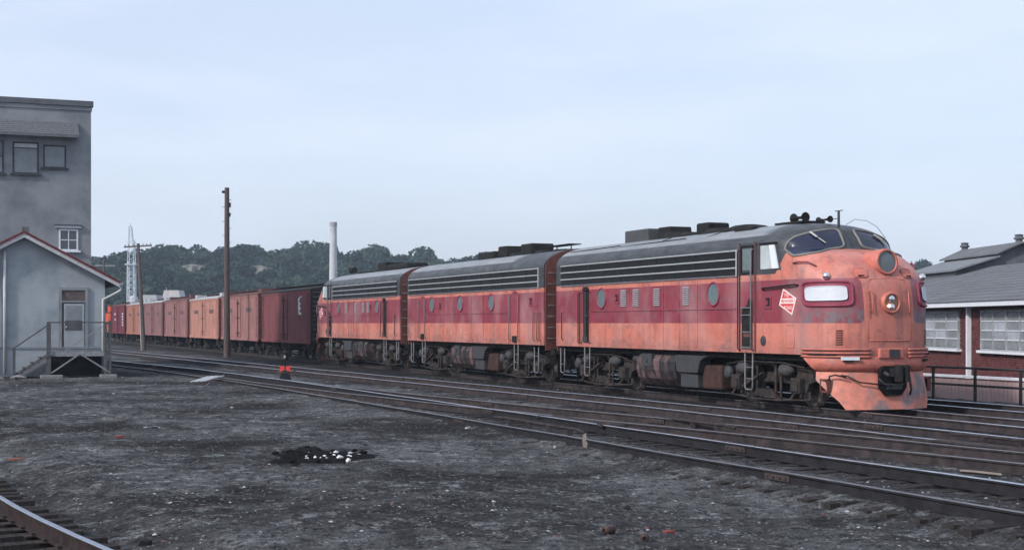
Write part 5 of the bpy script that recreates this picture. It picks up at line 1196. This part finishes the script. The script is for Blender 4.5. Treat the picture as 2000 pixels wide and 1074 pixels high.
# leaning pile of bleached boards
X, Y = (403-1000)/2800*52.5, 52.5; z0 = gz(X, Y)
bp_ = E('board_pile', 'bleached grey boards lying at the track edge', 'boards', (X, Y, z0+.05), R(-24))
bp_.scale = (.7, .62, .7)
for k in range(6):
    m = MB(); m.box(-.06, .07, -.75, .75, 0, .035); o = m.build('plank', mat('bleached_board', (.38, .41, .44), .9, var=.3, scale=6), bp_); o.location = (-.42+k*.17, .1*(k % 2), .06+.01*k); o.rotation_euler = (R(9), R(-3), R(-6+random.uniform(-6, 6)))
for k, (pxx, pyy, l, ang_, mm, lab) in enumerate([(438, 743, .9, 10, mat('rusty_red_scrap', (.20, .055, .05), .8, var=.3), 'rust red scrap strip beside the bleached boards'), (1915, 935, .55, -12, mat('tan_scrap', (.22, .19, .17), .8), 'tan scrap of wood leaning on the shiny rail'), (1142, 866, .28, 80, mat('tan_scrap', (.22, .19, .17), .8), 'short pale stick against the dark near rail'),
        (235, 855, .18, 5, mat('rusty_red_scrap', (.4, .09, .06), .8), 'small red scrap on the cinders left of the ash patch'), (33, 886, .28, 0, mat('orange_scrap', (.20, .10, .08), .8), 'orange scrap near the left edge'), (1305, 1021, .14, 5, mat('rusty_red_scrap', (.4, .09, .06), .8), 'small red scrap near the bottom right'), ]):
    h = 2.15; Y = h*2800/(pyy-631); X = (pxx-1000)/2800*Y; zz = gz(X, Y); a = R(ang_)
    mb = MB(); mb.prism([(-l/2, -.035), (-l*.2, -.05), (l/2, -.02), (l/2-.03, .03), (0, .045), (-l/2+.02, .03)], 'z', 0, .03); o = mb.build('scrap', mm)
    o.location = (X, Y, zz+.01); o.rotation_euler = (R(4), R(-3), a)
    if pxx == 1142: o.rotation_euler = (0, R(-75), R(90)); o.location.z += .1
    if pxx == 1915: o.rotation_euler = (R(-25), R(4), a); o.location.z += .08
    tag(o, lab, 'scrap')
for k, (pxx, pyy, lab) in enumerate([(1190, 1047, 'rusty tin can on its side, the left of two'), (1262, 1061, 'crumpled rusty tin can, the right of two'), (882, 822, 'white-ended black can beside the near rail')]):
    Y = 2.2*2800/(pyy-631); X = (pxx-1000)/2800*Y; m = MB(); m.lathe((-.06, 0, .04), (1, .2, 0), [(0, .02), (0, .042), (.12, .042), (.12, .036), (.02, .036), (.02, 0)], 16)
    o = m.build('tin_can', mat('rusty_can', (.05, .026, .024), .7, var=.5, scale=20) if k < 2 else SOOT); o.location = (X, Y, gz(X, Y)); o.rotation_euler = (0, 0, R(20+50*k)); tag(o, lab, 'tin can')
# ash pit: black burnt patch with pale stones
pit = MB(); rr = random.Random(5); pts = []; n = 64
for i in range(n):
    a = 2*math.pi*i/n; q = 1+.22*math.sin(3*a+1)+.12*math.sin(7*a)+.12*(rr.random()-.5); pts.append((-3.2+.80*q*math.cos(a), 23.6+1.65*q*math.sin(a)))
rings = []
for f in (1.0, .75, .5, .25):
    rings.append([(-3.2+(x+3.2)*f, 23.6+(y-23.6)*f) for x, y in pts])
vs = [(x, y, gz(x, y)+(-.01 if f == 0 else .03+.03*rr.random())) for f, r_ in enumerate(rings) for x, y in r_]+[(-3.2, 23.6, gz(-3.2, 23.6)+.02)]
fs = [(f*n+i, f*n+(i+1) % n, (f+1)*n+(i+1) % n, (f+1)*n+i) for f in range(3) for i in range(n)]+[(3*n+i, 3*n+(i+1) % n, 4*n) for i in range(n)]
pit.add(vs, fs, 0, True); tag(pit.build('burnt_patch', mat('black_ash', (.006, .006, .007), .95, var=.6, scale=9, bump=.8)), 'black burnt ash patch in the middle of the yard', 'ash', kind='structure')
pw = [(-.42, .5, .045), (-.35, -.25, .05), (-.28, -.3, .06), (.18, .45, .05), (.30, .45, .075), (.62, .75, .05), (.60, .55, .07), (.9, .3, .06), (.75, -.2, .08), (.55, -.5, .09), (.85, -.9, .06), (-.2, -.6, .06), (0, -.65, .07), (.1, -.5, .05), (.25, -.55, .05), (-.1, -.75, .05), (.4, -.3, .05), (.15, -.25, .045), (-.65, -.2, .04), (.98, .9, .05)]
for k, (dx, dy, s) in enumerate([(a*.9, b, c_*.8) for a, b, c_ in pw if a > -.45]): X, Y = -3.15+dx*.72, 23.6+dy; rock('pale_rock', (X, Y, gz(X, Y)+.035), s, mat('white_rock', (.56, .57, .60), .85, var=.35, scale=15), 'pale rock lying in the black ash patch', 'rock', 'pale rocks in the ash patch', .7, k+1)
for k in range(38):
    a = rr.uniform(0, 6.28); q = rr.uniform(.3, 1.05); X, Y = -3.2+.8*q*math.cos(a), 23.6+1.5*q*math.sin(a)
    rock('black_clinker', (X, Y, gz(X, Y)+.03), rr.uniform(.04, .09), mat('black_ash', (.012, .012, .014)), 'lump of black clinker in the ash patch', 'clinker', 'black clinker lumps in the ash patch', .6, k+50)
for k, (pxx, pyy, s, lab) in enumerate([(285, 1044, .10, 'dark fist-sized stone at the lower left'), (912, 831, .055, 'white stone beside the near rail'), (1019, 818, .05, 'pinkish stone between the rails of the nearest track'), (940, 804, .05, 'pale stone under the shiny rail'), (1084, 864, .04, 'small white stone at a tie end'), (1225, 974, .05, 'flat dark stone on the lower yard'), (221, 770, .06, 'white stone in the upper left yard'), (453, 796, .05, 'single white pebble left of centre')]):
    Y = 2.15*2800/(pyy-631); X = (pxx-1000)/2800*Y; rock('stone', (X, Y, gz(X, Y)+.02), s, [SDK, SLT, mat('pink_stone', (.5, .25, .24), .8), SLT, SLT, SDK, SLT, SLT][k], lab, 'stone', None, .6, k+200)
# ------------------------------------------------------------------ trees on the hill
def crown_mesh(seed, R0=4.6, n=2300):
    rg = np.random.RandomState(seed); C = []
    for k in range(13):
        a = rg.uniform(0, 6.28); q = rg.uniform(.1, .75)*R0; C.append((q*math.cos(a), q*math.sin(a), rg.uniform(.25, 1.15)*R0, rg.uniform(.32, .55)*R0))
    C.append((0, 0, R0*1.15, R0*.5)); C = np.array(C); idx = rg.randint(0, len(C), n); d = rg.normal(size=(n, 3)); d[:, 2] = np.abs(d[:, 2])*.9-.25; d /= np.linalg.norm(d, axis=1)[:, None]
    P = C[idx, :3]+d*(C[idx, 3]*(.78+.26*rg.rand(n)))[:, None]
    nrm = d+.75*rg.normal(size=(n, 3)); nrm /= np.linalg.norm(nrm, axis=1)[:, None]; up = rg.normal(size=(n, 3)); a = np.cross(nrm, up); a /= np.linalg.norm(a, axis=1)[:, None]; b = np.cross(nrm, a)
    s = rg.uniform(.22, .46, n)[:, None]; co = np.stack([P-a*s-b*s*.6, P+a*s-b*s*.7, P+a*s*.8+b*s*.7, P-a*s*.7+b*s*.8], 1).reshape(-1, 3); F = np.arange(4*n).reshape(-1, 4)
    me = bpy.data.meshes.new('crown'); me.vertices.add(len(co)); me.vertices.foreach_set('co', co.ravel()); me.loops.add(F.size); me.loops.foreach_set('vertex_index', F.ravel()); me.polygons.add(n); me.polygons.foreach_set('loop_start', np.arange(n)*4); me.materials.append(FOLI[seed % 3]); me.update(calc_edges=True); return me
CR = [crown_mesh(s) for s in range(9)]
tm = MB(); tm.tube([(0, 0, -1), (.1, 0, 1.5), (-.1, .1, 3.5), (.1, 0, 6)], [.35, .28, .2, .1], 8)
for k in range(4): a = k*1.6; tm.tube([(0, 0, 2.2+.4*k), (math.cos(a)*1.2, math.sin(a)*1.2, 3.6+.4*k), (math.cos(a)*2.2, math.sin(a)*2.2, 4.8+.4*k)], [.16, .1, .05], 6)
to = tm.build('trunk', BARK); TM = to.data; bpy.data.objects.remove(to)
rr = random.Random(21); cnt = 0
rowsY = [283, 305, 330, 357, 385, 414, 444]
for ri, Y0 in enumerate(rowsY):
    nrow = 41 if ri < 6 else 44
    for k in range(nrow):
        xl = -.345*Y0-6; xr = .05*Y0 if ri < 6 else .02*Y0; X = xl+(xr-xl)*(k+.5)/nrow+rr.uniform(-2, 2); Y = Y0+rr.uniform(-9, 9)
        # pale rock openings stay clear
        pxx = 1000+2800*X/Y
        clear = (338 < pxx < 404 or 462 < pxx < 536)
        if clear and ri in (4, 5) and 393 < Y < 421: continue
        s = rr.uniform(.72, 1.12)*(1.0 if ri < 6 else rr.choice([.85, 1.0, 1.25]))*(.62 if clear and Y <= 393 and ri > 2 else 1); z = float(hill_z(np.array(X), np.array(Y)))
        t_ = E('tree', 'leafy green tree in the dense wood on the hillside', 'tree', (X, Y, z-1.4*s), rr.uniform(0, 6.28), 'trees of the hillside wood'); t_.scale = (s*1.1, s*1.1, s*rr.uniform(.85, 1.1))
        link('crown', CR[rr.randrange(9)], t_); link('trunk', TM, t_); cnt += 1
# the wood that only shows as one mass at the far right and beyond the crest
def wood_mass(name, spots, label):
    co = []; F = []; off = 0
    for i, (X, Y, s) in enumerate(spots):
        me = CR[i % 9]; a = np.empty(len(me.vertices)*3); me.vertices.foreach_get('co', a); a = a.reshape(-1, 3)[:4*1100]*s; th = i*1.7; c, sn = math.cos(th), math.sin(th)
        b = np.stack([a[:, 0]*c-a[:, 1]*sn+X, a[:, 0]*sn+a[:, 1]*c+Y, a[:, 2]+float(hill_z(np.array(X), np.array(Y)))-1.2*s], -1); co.append(b); n = len(b)//4; F.append(np.arange(4*n).reshape(-1, 4)+off); off += len(b)
    co = np.concatenate(co); F = np.concatenate(F); me = bpy.data.meshes.new(name); me.vertices.add(len(co)); me.vertices.foreach_set('co', co.ravel()); me.loops.add(F.size); me.loops.foreach_set('vertex_index', F.ravel()); me.polygons.add(len(F)); me.polygons.foreach_set('loop_start', np.arange(len(F))*4); me.materials.append(FOLI[1]); me.update(calc_edges=True)
    o = bpy.data.objects.new(name, me); COL.objects.link(o); return tag(o, label, 'wood', kind='stuff')
sp = []
for Y0 in (300, 340, 385, 430, 470):
    X = -.04*Y0
    while X < .55*Y0: sp.append((X+rr.uniform(-2, 2), Y0+rr.uniform(-8, 8), rr.uniform(.8, 1.1))); X += 7.5
for Y0 in (300, 360, 420, 470):
    X = -.36*Y0-8
    while X > -.62*Y0: sp.append((X+rr.uniform(-2, 2), Y0+rr.uniform(-8, 8), rr.uniform(.8, 1.1))); X -= 8
for k in range(48): sp.append((-175+k*8+rr.uniform(-2, 2), 478+rr.uniform(-8, 8), rr.uniform(.85, 1.2)))
wood_mass('distant_wood', sp, 'distant wood along the hill crest and behind the train')
RK = mat('pale_quarry_face', (.16, .155, .14), .9, var=.45, scale=.5, col2=(.05, .06, .045), c2lo=.52, c2hi=.62)
for (p0, p1, Yc, lab) in ((345, 402, 408, 'pale earth cutting on the hillside left of the tall pole'), (468, 532, 404, 'pale earth cutting on the hillside right of the tall pole')):
    x0, x1 = (p0-1000)/2800*Yc, (p1-1000)/2800*Yc; n = 14; nx, ny = n+1, 7; vs = []
    for j in range(ny):
        for i in range(nx):
            f = i/n; g = j/(ny-1); e = math.sin(math.pi*f)**.4; x = x0+(x1-x0)*f; y = Yc-5+11*g+1.2*math.sin(i*1.3+p0); zz = float(hill_z(np.array(x), np.array(y)))
            vs.append((x, y, zz+(2.0*e*math.sin(math.pi*min(1, g*1.0))**.6 if 0 < j < ny-1 else -.4)))
    m = MB(); m.add(vs, [(j*nx+i, j*nx+i+1, (j+1)*nx+i+1, (j+1)*nx+i) for j in range(ny-1) for i in range(n)]); tag(m.build('earth_cutting', RK), lab, 'rock face', kind='structure')
# ------------------------------------------------------------------ air
hz = MB(); hz.box(-500, 500, -90, 800, -2.5, 60); hv = bpy.data.materials.new('thin_haze'); hv.use_nodes = True; ht = hv.node_tree; ht.nodes.remove(ht.nodes['Principled BSDF'])
pv = ht.nodes.new('ShaderNodeVolumePrincipled'); pv.inputs['Density'].default_value = .00036; pv.inputs['Color'].default_value = (.70, .84, 1, 1); ht.links.new(pv.outputs[0], ht.nodes['Material Output'].inputs['Volume'])
tag(hz.build('haze', hv), 'thin bluish evening haze', 'haze', kind='stuff')
